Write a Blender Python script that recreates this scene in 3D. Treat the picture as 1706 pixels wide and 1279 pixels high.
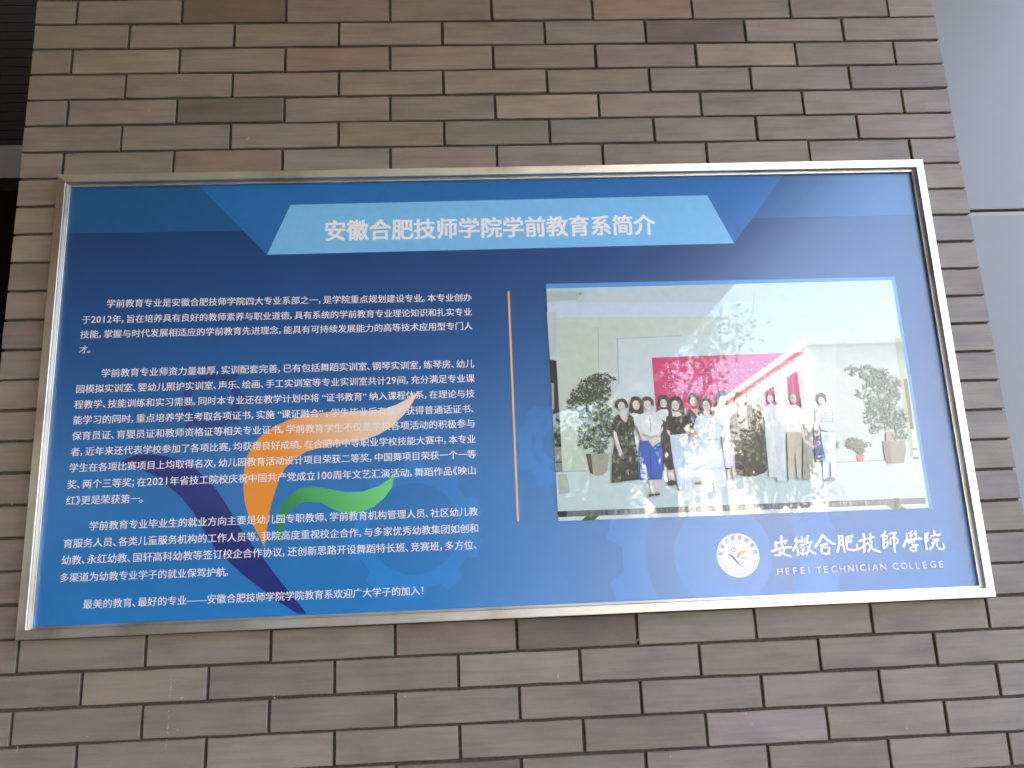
import bpy, bmesh, math, random
from mathutils import Matrix, Vector
for o in list(bpy.data.objects): bpy.data.objects.remove(o)
R = random.Random(7)
sc = bpy.context.scene
COL = sc.collection
rad = math.radians

# ------------------------------------------------------------------ camera, sky, sun, exposure
cd = bpy.data.cameras.new('camera'); cam = bpy.data.objects.new('camera', cd); COL.objects.link(cam)
cd.sensor_width = 36.0; cd.lens = 28.9639; cd.clip_start = 0.02; cd.clip_end = 2000
cam.matrix_world = Matrix([[0.998341, 0.030478, -0.04884, 0.923464], [-0.040635, -0.227904, -0.972835, -1.769336], [-0.040781, 0.973206, -0.226288, 1.55], [0, 0, 0, 1]])
sc.camera = cam

SUN = Vector((-0.74, 0.13, 0.86)).normalized()          # direction towards the sun: from the left, behind the plane of the wall
w = bpy.data.worlds.new("World"); sc.world = w; w.use_nodes = True
nt = w.node_tree
sky = nt.nodes.new('ShaderNodeTexSky'); sky.sky_type = 'NISHITA'; sky.sun_disc = False
sky.sun_elevation = math.asin(SUN.z); sky.sun_rotation = math.atan2(SUN.x, SUN.y)
sky.air_density = 1.0; sky.dust_density = 6.0; sky.ozone_density = 0.0
bg = nt.nodes['Background']; bg.inputs[1].default_value = 0.15
nt.links.new(sky.outputs[0], bg.inputs[0])
sl = bpy.data.lights.new('sun', 'SUN'); sl.energy = 3.5; sl.angle = rad(0.5); sl.color = (1, .95, .87)
so = bpy.data.objects.new('sun', sl); COL.objects.link(so)
so.rotation_euler = SUN.to_track_quat('Z', 'Y').to_euler(); so.location = (-8, 6, 14)
sc.view_settings.view_transform = 'Standard'; sc.view_settings.look = 'None'
sc.view_settings.exposure = 3.85; sc.view_settings.gamma = 1
sc.cycles.max_bounces = 8; sc.cycles.diffuse_bounces = 4

# ------------------------------------------------------------------ helpers
def tag(o, label=None, cat=None, group=None, kind=None):
    if label: o['label'] = label
    if cat: o['category'] = cat
    if group: o['group'] = group
    if kind: o['kind'] = kind
    return o
def link(name, me, parent=None):
    o = bpy.data.objects.new(name, me); COL.objects.link(o)
    if parent: o.parent = parent
    return o
def obj(name, verts, faces, mat, parent=None, smooth=False):
    me = bpy.data.meshes.new(name); me.from_pydata(verts, [], faces)
    for m in (mat if isinstance(mat, (list, tuple)) else [mat]): me.materials.append(m)
    if smooth: me.polygons.foreach_set('use_smooth', [True]*len(me.polygons))
    me.update(); return link(name, me, parent)
def empty(name, loc=(0, 0, 0)):
    o = bpy.data.objects.new(name, None); COL.objects.link(o); o.location = loc; o.empty_display_size = .2
    return o
class MB:
    def __init__(s): s.v = []; s.f = []
    def box(s, a, b):
        n = len(s.v); (x0, y0, z0), (x1, y1, z1) = a, b
        s.v += [(x0,y0,z0),(x1,y0,z0),(x1,y1,z0),(x0,y1,z0),(x0,y0,z1),(x1,y0,z1),(x1,y1,z1),(x0,y1,z1)]
        s.f += [[n+i for i in q] for q in ((0,3,2,1),(4,5,6,7),(0,1,5,4),(1,2,6,5),(2,3,7,6),(3,0,4,7))]; return s
    def tube(s, p, q, r0, r1, k=6):
        p, q = Vector(p), Vector(q); d = (q-p).normalized(); a = d.orthogonal().normalized(); b = d.cross(a); n = len(s.v)
        for c, r in ((p, r0), (q, r1)):
            for i in range(k):
                t = 2*math.pi*i/k; s.v.append(tuple(c + a*r*math.cos(t) + b*r*math.sin(t)))
        for i in range(k): s.f.append([n+i, n+(i+1)%k, n+k+(i+1)%k, n+k+i])
        return s
    def build(s, name, mat, parent=None, smooth=False): return obj(name, s.v, s.f, mat, parent, smooth)
def new_mat(name):
    m = bpy.data.materials.new(name); m.use_nodes = True; t = m.node_tree; return m, t, t.nodes['Principled BSDF']
def N(t, kind, **kw):
    n = t.nodes.new(kind)
    for k, v in kw.items(): setattr(n, k, v)
    return n
def setin(b, **kw):
    for k, v in kw.items(): b.inputs[k.replace('_', ' ')].default_value = v
def noise(t, scale, detail=4, vec=None, rough=.5):
    n = N(t, 'ShaderNodeTexNoise'); n.inputs['Scale'].default_value = scale; n.inputs['Detail'].default_value = detail; n.inputs['Roughness'].default_value = rough
    if vec is not None: t.links.new(vec, n.inputs['Vector'])
    return n
def mapped(t, scale, loc=(0, 0, 0)):
    g = N(t, 'ShaderNodeNewGeometry'); m = N(t, 'ShaderNodeMapping'); m.inputs['Scale'].default_value = scale; m.inputs['Location'].default_value = loc
    t.links.new(g.outputs['Position'], m.inputs['Vector']); return m.outputs[0]
def mixc(t, fac, a, b, mode='MIX'):
    m = N(t, 'ShaderNodeMix', data_type='RGBA', blend_type=mode)
    for s, v in ((m.inputs['Factor'], fac), (m.inputs['A'], a), (m.inputs['B'], b)):
        if hasattr(v, 'is_output'): t.links.new(v, s)
        else: s.default_value = v
    return m.outputs['Result']
def ramp(t, fac, stops):
    r = N(t, 'ShaderNodeValToRGB'); e = r.color_ramp.elements
    while len(e) < len(stops): e.new(.5)
    for i, (p, c) in enumerate(stops): e[i].position = p; e[i].color = c if len(c) == 4 else (*c, 1)
    t.links.new(fac, r.inputs[0]); return r.outputs[0]
def bump(t, b, h, strength, dist=.001, prev=None):
    n = N(t, 'ShaderNodeBump'); n.inputs['Strength'].default_value = strength; n.inputs['Distance'].default_value = dist
    t.links.new(h, n.inputs['Height'])
    if prev is not None: t.links.new(prev, n.inputs['Normal'])
    t.links.new(n.outputs[0], b.inputs['Normal']); return n.outputs[0]
def simple(name, col, rough=.6, var=.15, scale=3, metallic=0, bmp=0):
    m, t, b = new_mat(name); nz = noise(t, scale, 6, mapped(t, (1, 1, 1)))
    c0 = tuple(c*(1-var) for c in col) + (1,); c1 = tuple(min(1, c*(1+var)) for c in col) + (1,)
    t.links.new(ramp(t, nz.outputs[0], [(.3, c0), (.7, c1)]), b.inputs['Base Color'])
    setin(b, Roughness=rough, Metallic=metallic)
    if bmp: bump(t, b, nz.outputs[0], bmp, .005)
    return m
def lin(r, g, b):
    f = lambda c: ((c/255+.055)/1.055)**2.4 if c > 10 else c/255/12.92
    return (f(r), f(g), f(b))

# ------------------------------------------------------------------ materials
# fired clay brick: colour of each brick comes with the brick (object colour), drag-wire striations, pits, dusty smears
m, t, b = new_mat('clay_brick'); M_brick = m
oi = N(t, 'ShaderNodeObjectInfo')
tc = mapped(t, (1, 1, 1))
ofs = N(t, 'ShaderNodeVectorMath', operation='MULTIPLY_ADD')
mp = N(t, 'ShaderNodeMapping'); mp.inputs['Scale'].default_value = (6, 6, 90); t.links.new(tc, mp.inputs['Vector'])
cmb = N(t, 'ShaderNodeCombineXYZ')
for i in range(3): t.links.new(oi.outputs['Random'], cmb.inputs[i])
sc_ = N(t, 'ShaderNodeVectorMath', operation='SCALE'); sc_.inputs['Scale'].default_value = 37; t.links.new(cmb.outputs[0], sc_.inputs[0])
add = N(t, 'ShaderNodeVectorMath', operation='ADD'); t.links.new(mp.outputs[0], add.inputs[0]); t.links.new(sc_.outputs[0], add.inputs[1])
st = noise(t, 1.0, 5, add.outputs[0], .6)
mp2 = N(t, 'ShaderNodeMapping'); mp2.inputs['Scale'].default_value = (9, 9, 22); t.links.new(tc, mp2.inputs['Vector'])
add2 = N(t, 'ShaderNodeVectorMath', operation='ADD'); t.links.new(mp2.outputs[0], add2.inputs[0]); t.links.new(sc_.outputs[0], add2.inputs[1])
bl = noise(t, 1.0, 3, add2.outputs[0], .5)
fine = noise(t, 700, 2, tc, .6)
c = mixc(t, 1.0, oi.outputs['Color'], ramp(t, bl.outputs[0], [(.25, (.80, .79, .80)), (.5, (1, 1, 1)), (.78, (1.18, 1.17, 1.10))]), 'MULTIPLY')
c = mixc(t, 1.0, c, ramp(t, st.outputs[0], [(.28, (.86, .86, .84)), (.5, (1, 1, 1)), (.72, (1.10, 1.10, 1.06))]), 'MULTIPLY')
c = mixc(t, 1.0, c, ramp(t, fine.outputs[0], [(.28, (.80, .80, .80)), (.42, (1, 1, 1)), (.8, (1.06, 1.06, 1.06))]), 'MULTIPLY')
hue = noise(t, 7, 2, add2.outputs[0]); 
c = mixc(t, ramp(t, hue.outputs[0], [(.45, (0, 0, 0)), (.62, (.45, .45, .45))]), c, mixc(t, 1.0, c, (1.12, .98, 1.0, 1), 'MULTIPLY'))
t.links.new(c, b.inputs['Base Color']); setin(b, Roughness=.55); b.inputs['Specular IOR Level'].default_value = .45
vor = N(t, 'ShaderNodeTexVoronoi'); vor.inputs['Scale'].default_value = 230; t.links.new(tc, vor.inputs['Vector'])
pit = ramp(t, vor.outputs['Distance'], [(.0, (0, 0, 0)), (.16, (1, 1, 1))])
n1 = bump(t, b, st.outputs[0], .45, .0012); bump(t, b, fine.outputs[0], .25, .0006, n1)

m, t, b = new_mat('dark_mortar'); M_mortar = m
nz = noise(t, 160, 5, mapped(t, (1, 1, 1)))
t.links.new(ramp(t, nz.outputs[0], [(.3, (.05, .041, .033)), (.7, (.105, .087, .07))]), b.inputs['Base Color']); setin(b, Roughness=.95)
bump(t, b, nz.outputs[0], .6, .002)

# brushed stainless steel with smears; one for rails lying and one for rails standing
def steel(name, sc3):
    m, t, b = new_mat(name)
    br = noise(t, 1, 3, mapped(t, sc3), .6); sm = noise(t, 9, 5, mapped(t, (1, 1, 1)), .6)
    t.links.new(mixc(t, 1, ramp(t, sm.outputs[0], [(.30, (.50, .46, .40)), (.48, (.66, .64, .60)), (.7, (.74, .735, .72))]), ramp(t, br.outputs[0], [(.3, (.93, .93, .93)), (.7, (1, 1, 1))]), 'MULTIPLY'), b.inputs['Base Color'])
    setin(b, Metallic=1.0)
    t.links.new(ramp(t, sm.outputs[0], [(.3, (.30, .30, .30)), (.7, (.42, .42, .42))]), b.inputs['Roughness'])
    bump(t, b, br.outputs[0], .12, .0004); return m
M_steel_h = steel('brushed_steel_level', (8, 900, 900)); M_steel_v = steel('brushed_steel_upright', (900, 900, 8))

# flat print: the ink colour is stored on each printed shape
def ink(name, rough, coat=0, ior=1.5):
    m, t, b = new_mat(name); a = N(t, 'ShaderNodeVertexColor'); a.layer_name = 'ink'
    nz = noise(t, 60, 3, mapped(t, (1, 1, 1)))
    t.links.new(mixc(t, 1, a.outputs[0], ramp(t, nz.outputs[0], [(.3, (.96, .96, .96)), (.7, (1.03, 1.03, 1.03))]), 'MULTIPLY'), b.inputs['Base Color'])
    setin(b, Roughness=rough, IOR=ior)
    if coat: b.inputs['Coat Weight'].default_value = coat; b.inputs['Coat Roughness'].default_value = .015; b.inputs['Coat IOR'].default_value = 1.75
    return m
POSTER_R = .25; POSTER_IOR = 1.8
M_ink = ink('printed_vinyl', POSTER_R, 0, POSTER_IOR)
M_photo = ink('glossy_photo_print', .4, 1.0); M_cloth = ink('glossy_photo_print_folds', .4, 1.0)
t = M_cloth.node_tree; b = t.nodes['Principled BSDF']; src_ = b.inputs['Base Color'].links[0].from_socket
f1 = noise(t, 1, 3, mapped(t, (150, 150, 38)), .6); f2 = noise(t, 420, 2, mapped(t, (1, 1, 1)))
c = mixc(t, 1, src_, ramp(t, f1.outputs[0], [(.3, (.84, .84, .85)), (.5, (1, 1, 1)), (.7, (1.10, 1.10, 1.10))]), 'MULTIPLY')
t.links.new(mixc(t, 1, c, ramp(t, f2.outputs[0], [(.3, (.93, .93, .93)), (.7, (1.05, 1.05, 1.05))]), 'MULTIPLY'), b.inputs['Base Color'])
# the blue ground of the poster: printed gradient, navy above to bright blue below
def blue_ground(name, k):
    m, t, b = new_mat(name)
    g = N(t, 'ShaderNodeNewGeometry'); s = N(t, 'ShaderNodeSeparateXYZ'); t.links.new(g.outputs['Position'], s.inputs[0])
    mr = N(t, 'ShaderNodeMapRange'); mr.inputs['From Min'].default_value = 1.49; mr.inputs['From Max'].default_value = 2.36; t.links.new(s.outputs['Z'], mr.inputs['Value'])
    f = lambda r, g_, b_: tuple(min(1, c/.80*k*q) for c, q in zip(lin(r, g_, b_), (.5, 1.06, .92)))
    c = ramp(t, mr.outputs[0], [(0, f(26, 110, 186)), (.35, f(26, 98, 172)), (.65, f(28, 78, 145)), (1, f(22, 54, 112))])
    nz = noise(t, 5, 4, mapped(t, (1, 1, 1)))
    t.links.new(mixc(t, 1, c, ramp(t, nz.outputs[0], [(.3, (.95, .95, .95)), (.7, (1.05, 1.05, 1.05))]), 'MULTIPLY'), b.inputs['Base Color'])
    setin(b, Roughness=POSTER_R, IOR=POSTER_IOR); return m
M_blue = blue_ground('blue_print_ground', 1.0); M_gear = blue_ground('blue_print_gear', 1.22); M_gear2 = blue_ground('blue_print_gear_deep', .86)

m, t, b = new_mat('coated_wall_panel'); M_panel = m
nz = noise(t, 2.2, 4, mapped(t, (1, 1, 1))); sp = noise(t, 60, 2, mapped(t, (1, 1, 1)))
c = ramp(t, nz.outputs[0], [(.3, (.228, .243, .250)), (.7, (.254, .268, .274))])
t.links.new(mixc(t, 1, c, ramp(t, sp.outputs[0], [(.16, (.8, .8, .8)), (.26, (1, 1, 1))]), 'MULTIPLY'), b.inputs['Base Color']); setin(b, Roughness=.5)
M_reveal = simple('cream_reveal', (.36, .35, .29), .6)
M_darkgap = simple('dark_gap', (.0030, .0020, .0015), .95); M_darkgap.node_tree.nodes['Principled BSDF'].inputs['Specular IOR Level'].default_value = .1
M_slat = simple('dark_brown_slat', (.0030, .0016, .0009), .9, .3, 12); M_slat.node_tree.nodes['Principled BSDF'].inputs['Specular IOR Level'].default_value = .1
M_beam = simple('grey_beam_paint', (.055, .054, .050), .6, .1, 8)
M_soffit = simple('brown_soffit_board', (.54, .28, .12), .6, .2, 5)
M_fascia = simple('canopy_fascia', (.25, .24, .22), .6)
M_conc = simple('grey_paving', (.09, .087, .08), .85, .2, 2)
M_backwall = simple('rendered_wall', (.30, .27, .23), .85)
M_cream = simple('cream_render', (.58, .54, .47), .85, .1, 1)
M_glass, t_, b_ = new_mat('dark_window_glass'); setin(b_, Base_Color=(.03, .035, .04, 1), Roughness=.08)
M_whitep = simple('white_window_paint', (.75, .75, .73), .5, .05)
M_bark = simple('grey_bark', (.09, .075, .06), .9, .3, 20, bmp=.5)
m, t, b = new_mat('tree_leaf'); M_leaf = m
oi2 = N(t, 'ShaderNodeNewGeometry')
t.links.new(ramp(t, oi2.outputs['Random Per Island'], [(0, (.030, .050, .016)), (.6, (.055, .085, .026)), (1, (.10, .12, .04))]), b.inputs['Base Color']); setin(b, Roughness=.6)

ZG = 2.9471      # the top edge of the uppermost whole brick course stands this high above the pavement
# ------------------------------------------------------------------ the ground
obj('pavement', [(-200,-300,0),(200,-300,0),(200,60,0),(-200,60,0)], [(0,1,2,3)], M_conc)['kind'] = 'structure'

# ------------------------------------------------------------------ the brick wall, one object for each brick
PW, PH = .25, 0.067354
X0, X1 = -.094, 2.120
SOF = ZG + .50                                           # underside of the canopy over the wall
wall = empty('brick_wall', (1.0, 0, 0)); tag(wall, 'taupe brick wall with dark recessed joints carrying the blue notice board', 'wall')
mb = MB(); mb.box((X0+.004, .0060, 0), (X1-.004, .36, SOF+5)); o = mb.build('mortar_bed', M_mortar, wall); o.matrix_parent_inverse = Matrix.Translation((-1.0, 0, 0))
def brick_mesh(wd, hg, rnd, name):
    nx = max(2, int(wd/.035)); pts = []
    J = .0007
    for i in range(nx+1): pts.append((wd*i/nx, 0 + rnd.uniform(-J, J)))
    pts.append((wd + rnd.uniform(-J, J), hg*.5))
    for i in range(nx+1): pts.append((wd*(1-i/nx), hg + rnd.uniform(-J, J)))
    pts.append((rnd.uniform(-J, J), hg*.5))
    n = len(pts); cx, cz = wd/2, hg/2; b_ = .0012
    tx, tz, off = rnd.uniform(-.0012, .0012), rnd.uniform(-.0006, .0006), rnd.uniform(-.0006, .0006)
    def ly(x, z): return off + tx*(x-cx)/wd*2 + tz*(z-cz)/hg*2
    v = []
    for x, z in pts: v.append((x, .013, z))
    for x, z in pts: v.append((x, ly(x, z)+b_*.9, z))
    for x, z in pts:
        xi = x + (b_ if x < cx else -b_) * min(1, abs(x-cx)/(wd*.3)); zi = z + (b_ if z < cz else -b_)*min(1, abs(z-cz)/(hg*.3))
        v.append((xi, ly(xi, zi), zi))
    f = []
    for i in range(n):
        j = (i+1) % n; f.append((i, j, n+j, n+i)); f.append((n+i, n+j, 2*n+j, 2*n+i))
    f.append(tuple(range(2*n, 3*n)))
    me = bpy.data.meshes.new(name); me.from_pydata(v, [], f); me.materials.append(M_brick); me.update(); return me
KNOWN = {  # bricks the photograph singles out: (course, place along it) -> tint and strength
 (0, 2): (.62, .56, .50), (0, 6): (1.12, 1.0, .92), (1, 6): (.62, .57, .62), (2, 1): (1.22, 1.20, 1.13), (2, 7): (1.22, 1.2, 1.1), (4, 2): (.62, .62, .56),
 (4, 5): (1.28, 1.25, 1.18), (3, 3): (1.1, 1.08, 1.0), (3, 4): (1.1, 1.1, 1.02), (5, 4): (.86, .90, .85), (5, 3): (1.0, .98, .85), (22, 5): (.60, .56, .56), (22, 4): (1.0, .92, .88),
 (23, 3): (.96, .98, .96), (23, 4): (1.22, 1.23, 1.22), (25, 3): (1.02, 1.04, 1.02), (25, 6): (1.28, 1.22, 1.40), (25, 2): (1.22, 1.2, 1.2), (26, 4): (.66, .62, .64), (24, 3): (.98, 1.0, .98),
 (24, 6): (1.0, 1.03, 1.05), (22, 6): (1.08, 1.08, 1.02), (22, 7): (1.08, 1.04, 1.0), (6, 2): (1.0, .9, .86), (6, 7): (.97, 1.0, .94), (5, 8): (1.12, 1.02, 1.04), (0, 3): (.98, .90, .90), (2, 3): (1.06, .94, .88)}
BASE = (.236, .201, .170)
JH = .0060; JV = .0066
for r in range(-1, 28):
    e = (r % 2 == 0)
    cuts = [X0] + [c*PW + (0 if e else PW*.5+.0025) + R.uniform(-.0012, .0012) for c in range(0, 9 if e else 8)] + [X1]
    zt = ZG - r*PH - JH/2; zb = ZG - (r+1)*PH + JH/2
    for i in range(len(cuts)-1):
        a = cuts[i] + (JV/2 if i else 0); c_ = cuts[i+1] - (JV/2 if i < len(cuts)-2 else 0)
        dz = R.uniform(-.0008, .0008)
        o = link('brick', brick_mesh(c_-a, zt-zb, R, 'brick'), wall); o.location = (a - 1.0, 0, zb + dz)
        k = KNOWN.get((r, i)); k = k and tuple(1+(q-1)*.85 for q in k); s = R.gauss(1, .05)
        if k is None:
            k = (s*R.uniform(.97, 1.03), s*R.uniform(.985, 1.015), s*R.uniform(.95, 1.04))
        o.color = (BASE[0]*k[0], BASE[1]*k[1], BASE[2]*k[2], 1)
mb = MB()
for r in list(range(-60, -1)) + list(range(28, int(ZG/PH))):
    e = (r % 2 == 0); cuts = [X0] + [c*PW + (0 if e else PW*.5) for c in range(0, 9 if e else 8)] + [X1]
    for i in range(len(cuts)-1):
        mb.box((cuts[i]+(JV/2 if i else 0)-1, 0, ZG-(r+1)*PH+JH/2), (cuts[i+1]-(JV/2 if i < len(cuts)-2 else 0)-1, .013, ZG-r*PH-JH/2))
o = mb.build('brick_courses', M_brick, wall); o['kind'] = 'stuff'; o.color = (*BASE, 1)

# pale paint flecks and a scratched chalk line on the lower bricks, mortar crumbs caught at the joints
fl = []; ff = []
def fleck(x, z, r, el=1.0):
    n = len(fl); k = 7
    for i in range(k):
        a = 2*math.pi*i/k; q = r*R.uniform(.55, 1.2); fl.append((x-1+q*math.cos(a), -.0014, ZG+z+q*el*math.sin(a)))
    ff.append(tuple(reversed(range(n, n+k))))
for q0, q1, cnt in (([(0.3057, -1.5709), (0.3043, -1.6114)], None, 14), ([(0.3035, -1.6192), (0.3018, -1.6966)], None, 16)):
    for i in range(cnt):
        u = (i+R.random())/cnt; fleck(q0[0][0]+(q0[1][0]-q0[0][0])*u+R.uniform(-.0015, .0015), q0[0][1]+(q0[1][1]-q0[0][1])*u, R.uniform(.0006, .0016), R.uniform(.6, 1.8))
for x, z in [(0.1463, -1.6715), (0.0133, -1.6891), (0.3188, -1.6677), (0.3275, -1.6080), (1.2488, -1.5378), (0.5097, -1.6153), (1.4720, -1.7103), (1.4606, -1.6904), (0.7713, -1.6263), (1.0806, -1.6004), (1.6444, -0.4611), (0.1885, -0.3015), (0.4174, -0.3782), (-0.0401, -1.2088), (1.7907, -1.7346), (2.0345, -1.0211), (1.3005, -1.7640)]:
    for _ in range(4): fleck(x+R.gauss(0, .0018), z+R.gauss(0, .0015), R.uniform(.0006, .0020), R.uniform(.5, 1.3))
o = obj('paint_flecks', fl, ff, simple('pale_fleck', (.42, .40, .38), .9), wall); o['kind'] = 'stuff'
# ------------------------------------------------------------------ the coated panel wall to the right
pw = empty('panel_wall', (3.2, .03, 0)); tag(pw, 'pale blue grey coated panel wall standing right of the brick wall', 'wall')
ZJ = ZG + -0.5896
MB().box((2.121-3.2, .02, 0), (9-3.2, .30, SOF+5)).build('backing_wall', M_darkgap, pw)
for k, (za, zb) in enumerate([(.02, ZJ-1.2), (ZJ-1.188, ZJ-.007), (ZJ+.010, SOF+5)]):
    for j in range(5):
        xa = 2.123 + j*1.5; xb = min(9, xa+1.49)
        MB().box((xa-3.2, .0, za), (xb-3.2, .019, zb)).build('wall_panel', M_panel, pw)
    MB().box((2.123-3.2, .0008, zb+.0003), (9-3.2, .0188, zb+.0095)).build('joint_strip', M_reveal, pw)

MB().box((2.1205-3.2, -.006, 0), (2.1275-3.2, -.0005, SOF+5)).build('edge_trim', M_fascia, pw)
# ------------------------------------------------------------------ the dark recess to the left
rc = empty('slatted_screen', (-.7, .5, 0)); tag(rc, 'very dark brown slatted screen in the recess left of the brick wall', 'screen')
MB().box((-1.4, .05, 0), (.604, .12, SOF+5)).build('backing_board', M_darkgap, rc)
z = ZG - .14
while z < ZG + .9:
    MB().box((-1.4, .0, z), (.604, .045, z+.0285)).build('slat', M_slat, rc); z += .0305
bm_ = MB().box((-2.1, .40, ZG-.256), (-.096, .549, ZG-.156)).build('door_head_beam', M_beam); tag(bm_, 'grey painted beam across the dark recess left of the wall', 'beam')
dl = MB().box((-2.1, .47, 0), (-.096, .549, ZG-.258)).build('dark_void_sheet', M_darkgap); tag(dl, 'almost black sheet standing for the dark void below the grey beam in the recess', 'backdrop')  # plain sheet, its near-black colour paints in the darkness of the recess

# ------------------------------------------------------------------ unseen building volume added behind to cast shade, and the canopy above the photographer
bb = MB().box((-26, .64, 0), (9, 9, SOF+5)).box((-26, -.0, 0), (-2.102, .638, SOF+5)).build('unseen_shade_building', M_backwall); tag(bb, 'plain unseen building volume added behind the brick and panel walls to cast shade', 'building')
cp = empty('entrance_canopy', (0, 0, 0)); tag(cp, 'deep brown soffited entrance canopy reaching out over the notice board', 'canopy')
CAN = [(-14, -.001), (2.76, -.001), (2.76, -6.2), (2.45, -7.1), (1.6, -8.7), (-2.0, -11.5), (-14, -11.5)]
n = len(CAN)
obj('canopy_slab', [(x, y, SOF+.02) for x, y in CAN] + [(x, y, SOF+.45) for x, y in CAN], [tuple(range(n)), tuple(reversed(range(n, 2*n)))] + [(i, (i+1) % n, n+(i+1) % n, n+i) for i in range(n)], M_fascia, cp)
obj('soffit_board', [(x, y, SOF) for x, y in CAN], [tuple(range(n))], M_soffit, cp)

# ------------------------------------------------------------------ what stands across the forecourt (seen mirrored in the glossy photograph), plus planting added for darkness
def leaf_tree(name, loc, height, spread, leaves, label, seed, twiggy=0):
    r = random.Random(seed); root = empty(name, loc); tag(root, label, 'tree')
    tr = MB(); tips = []
    def grow(p, d, L, rad_, lev):
        q = p + d*L; tr.tube(p, q, rad_, rad_*.68, 7 if lev < 2 else 4)
        if lev >= 2: tips.append((p, q))
        if lev == 4: return
        for _ in range(3 if lev else 5):
            nd = (d + Vector((r.uniform(-1, 1), r.uniform(-1, 1), r.uniform(-.2, .8)))*(.75 if lev else spread)).normalized()
            grow(p + (q-p)*r.uniform(.55, 1), nd, L*r.uniform(.6, .78), rad_*.55, lev+1)
    grow(Vector((0, 0, 0)), Vector((0, 0, 1)), height*.34, height*.022, 0)
    tr.build('trunk', M_bark, root)
    if twiggy:
        tw = MB()
        for _ in range(twiggy):
            p, q = r.choice(tips); d = Vector((r.uniform(-.25, .25), r.uniform(-.25, .25), 1)).normalized()
            tw.tube(q, q + d*r.uniform(.3, .9)*height*.16, .012, .004, 3)
        tw.build('twigs', M_bark, root)
    lv = MB()
    for _ in range(leaves):
        p, q = r.choice(tips); c0 = p + (q-p)*r.uniform(.2, 1.2) + Vector((r.gauss(0, .16), r.gauss(0, .16), r.gauss(0, .16)))
        a = Vector((r.gauss(0, 1), r.gauss(0, 1), r.gauss(0, 1))).normalized()*r.uniform(.04, .08); bq = a.orthogonal().normalized()*a.length*.45
        n = len(lv.v); lv.v += [tuple(c0-a), tuple(c0+bq), tuple(c0+a), tuple(c0-bq)]; lv.f.append((n, n+1, n+2, n+3))
    lv.build('crown', M_leaf, root)
leaf_tree('street_tree', (2.6, -11.6, 0), 5.2, .9, 9000, 'broad leafy tree in front of the canopy corner', 3)
leaf_tree('street_tree', (4.3, -12.4, 0), 7.2, .42, 4200, 'slender half bare tree with upright twigs beside the cream building', 5, 260)
leaf_tree('street_tree', (-1.2, -13.5, 0), 5.4, 1.0, 9000, 'unseen dense round tree added for darkness left of the leafy corner tree', 8)  # unseen tree, added to keep the left reflections dark
leaf_tree('street_tree', (-6.0, -14.5, 0), 6.0, 1.0, 9000, 'unseen dense wide tree added for darkness farthest left across the forecourt', 11)  # another unseen tree added for a dark left side
leaf_tree('street_tree', (7.0, -15.8, 0), 5.9, .7, 3600, 'thin crowned tree in front of the cream house', 15)
hd = empty('added_dark_hedge', (-6, -12.5, 0)); tag(hd, 'long unseen hedge added across the forecourt to darken the left reflections', 'hedge')  # added out of view so the left of the board mirrors something dark
r_ = random.Random(2); lv = MB()
for _ in range(26000):
    c0 = Vector((r_.uniform(-10, 7.2), r_.uniform(-.7, .7), 3.2*r_.random()**.8)); a = Vector((r_.gauss(0, 1), r_.gauss(0, 1), r_.gauss(0, 1))).normalized()*.11; bq = a.orthogonal().normalized()*.07
    n = len(lv.v); lv.v += [tuple(c0-a), tuple(c0+bq), tuple(c0+a), tuple(c0-bq)]; lv.f.append((n, n+1, n+2, n+3))
lv.build('foliage', M_leaf, hd)['kind'] = 'stuff'
ob = empty('apartment_house', (10.3, -20, 0)); tag(ob, 'cream flat roofed apartment house with balconies across the forecourt', 'building')
HB = 7.65
MB().box((.02, -24, 0), (18, 0, HB-.2)).build('wall', M_cream, ob)
MB().box((-.08, -24.1, HB-.2), (18.1, .08, HB)).build('roof', M_cream, ob)
for s in range(3):
    for k in range(12):
        y = -1.2 - k*1.9; z = .9 + s*2.45
        f = MB().box((-.06, y-.5, z), (.05, y+.5, z+1.2)).build('window', M_whitep, ob)
        MB().box((-.075, y-.43, z+.07), (-.05, y-.03, z+1.13)).box((-.075, y+.03, z+.07), (-.05, y+.43, z+1.13)).build('pane', M_glass, f)
for s in range(1, 3):
    for k in range(4):
        y = -2.8 - k*5.6; z = .35 + s*2.45
        bq = MB().box((-1.1, y-1.9, z), (.0, y+1.9, z+.14)).build('balcony', M_cream, ob)
        rl = MB().box((-1.1, y-1.9, z+1.0), (-1.04, y+1.9, z+1.06))
        for i in range(20): rl.box((-1.09, y-1.88+i*.197, z+.14), (-1.06, y-1.85+i*.197, z+1.0))
        rl.build('railing', M_whitep, bq)

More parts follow.
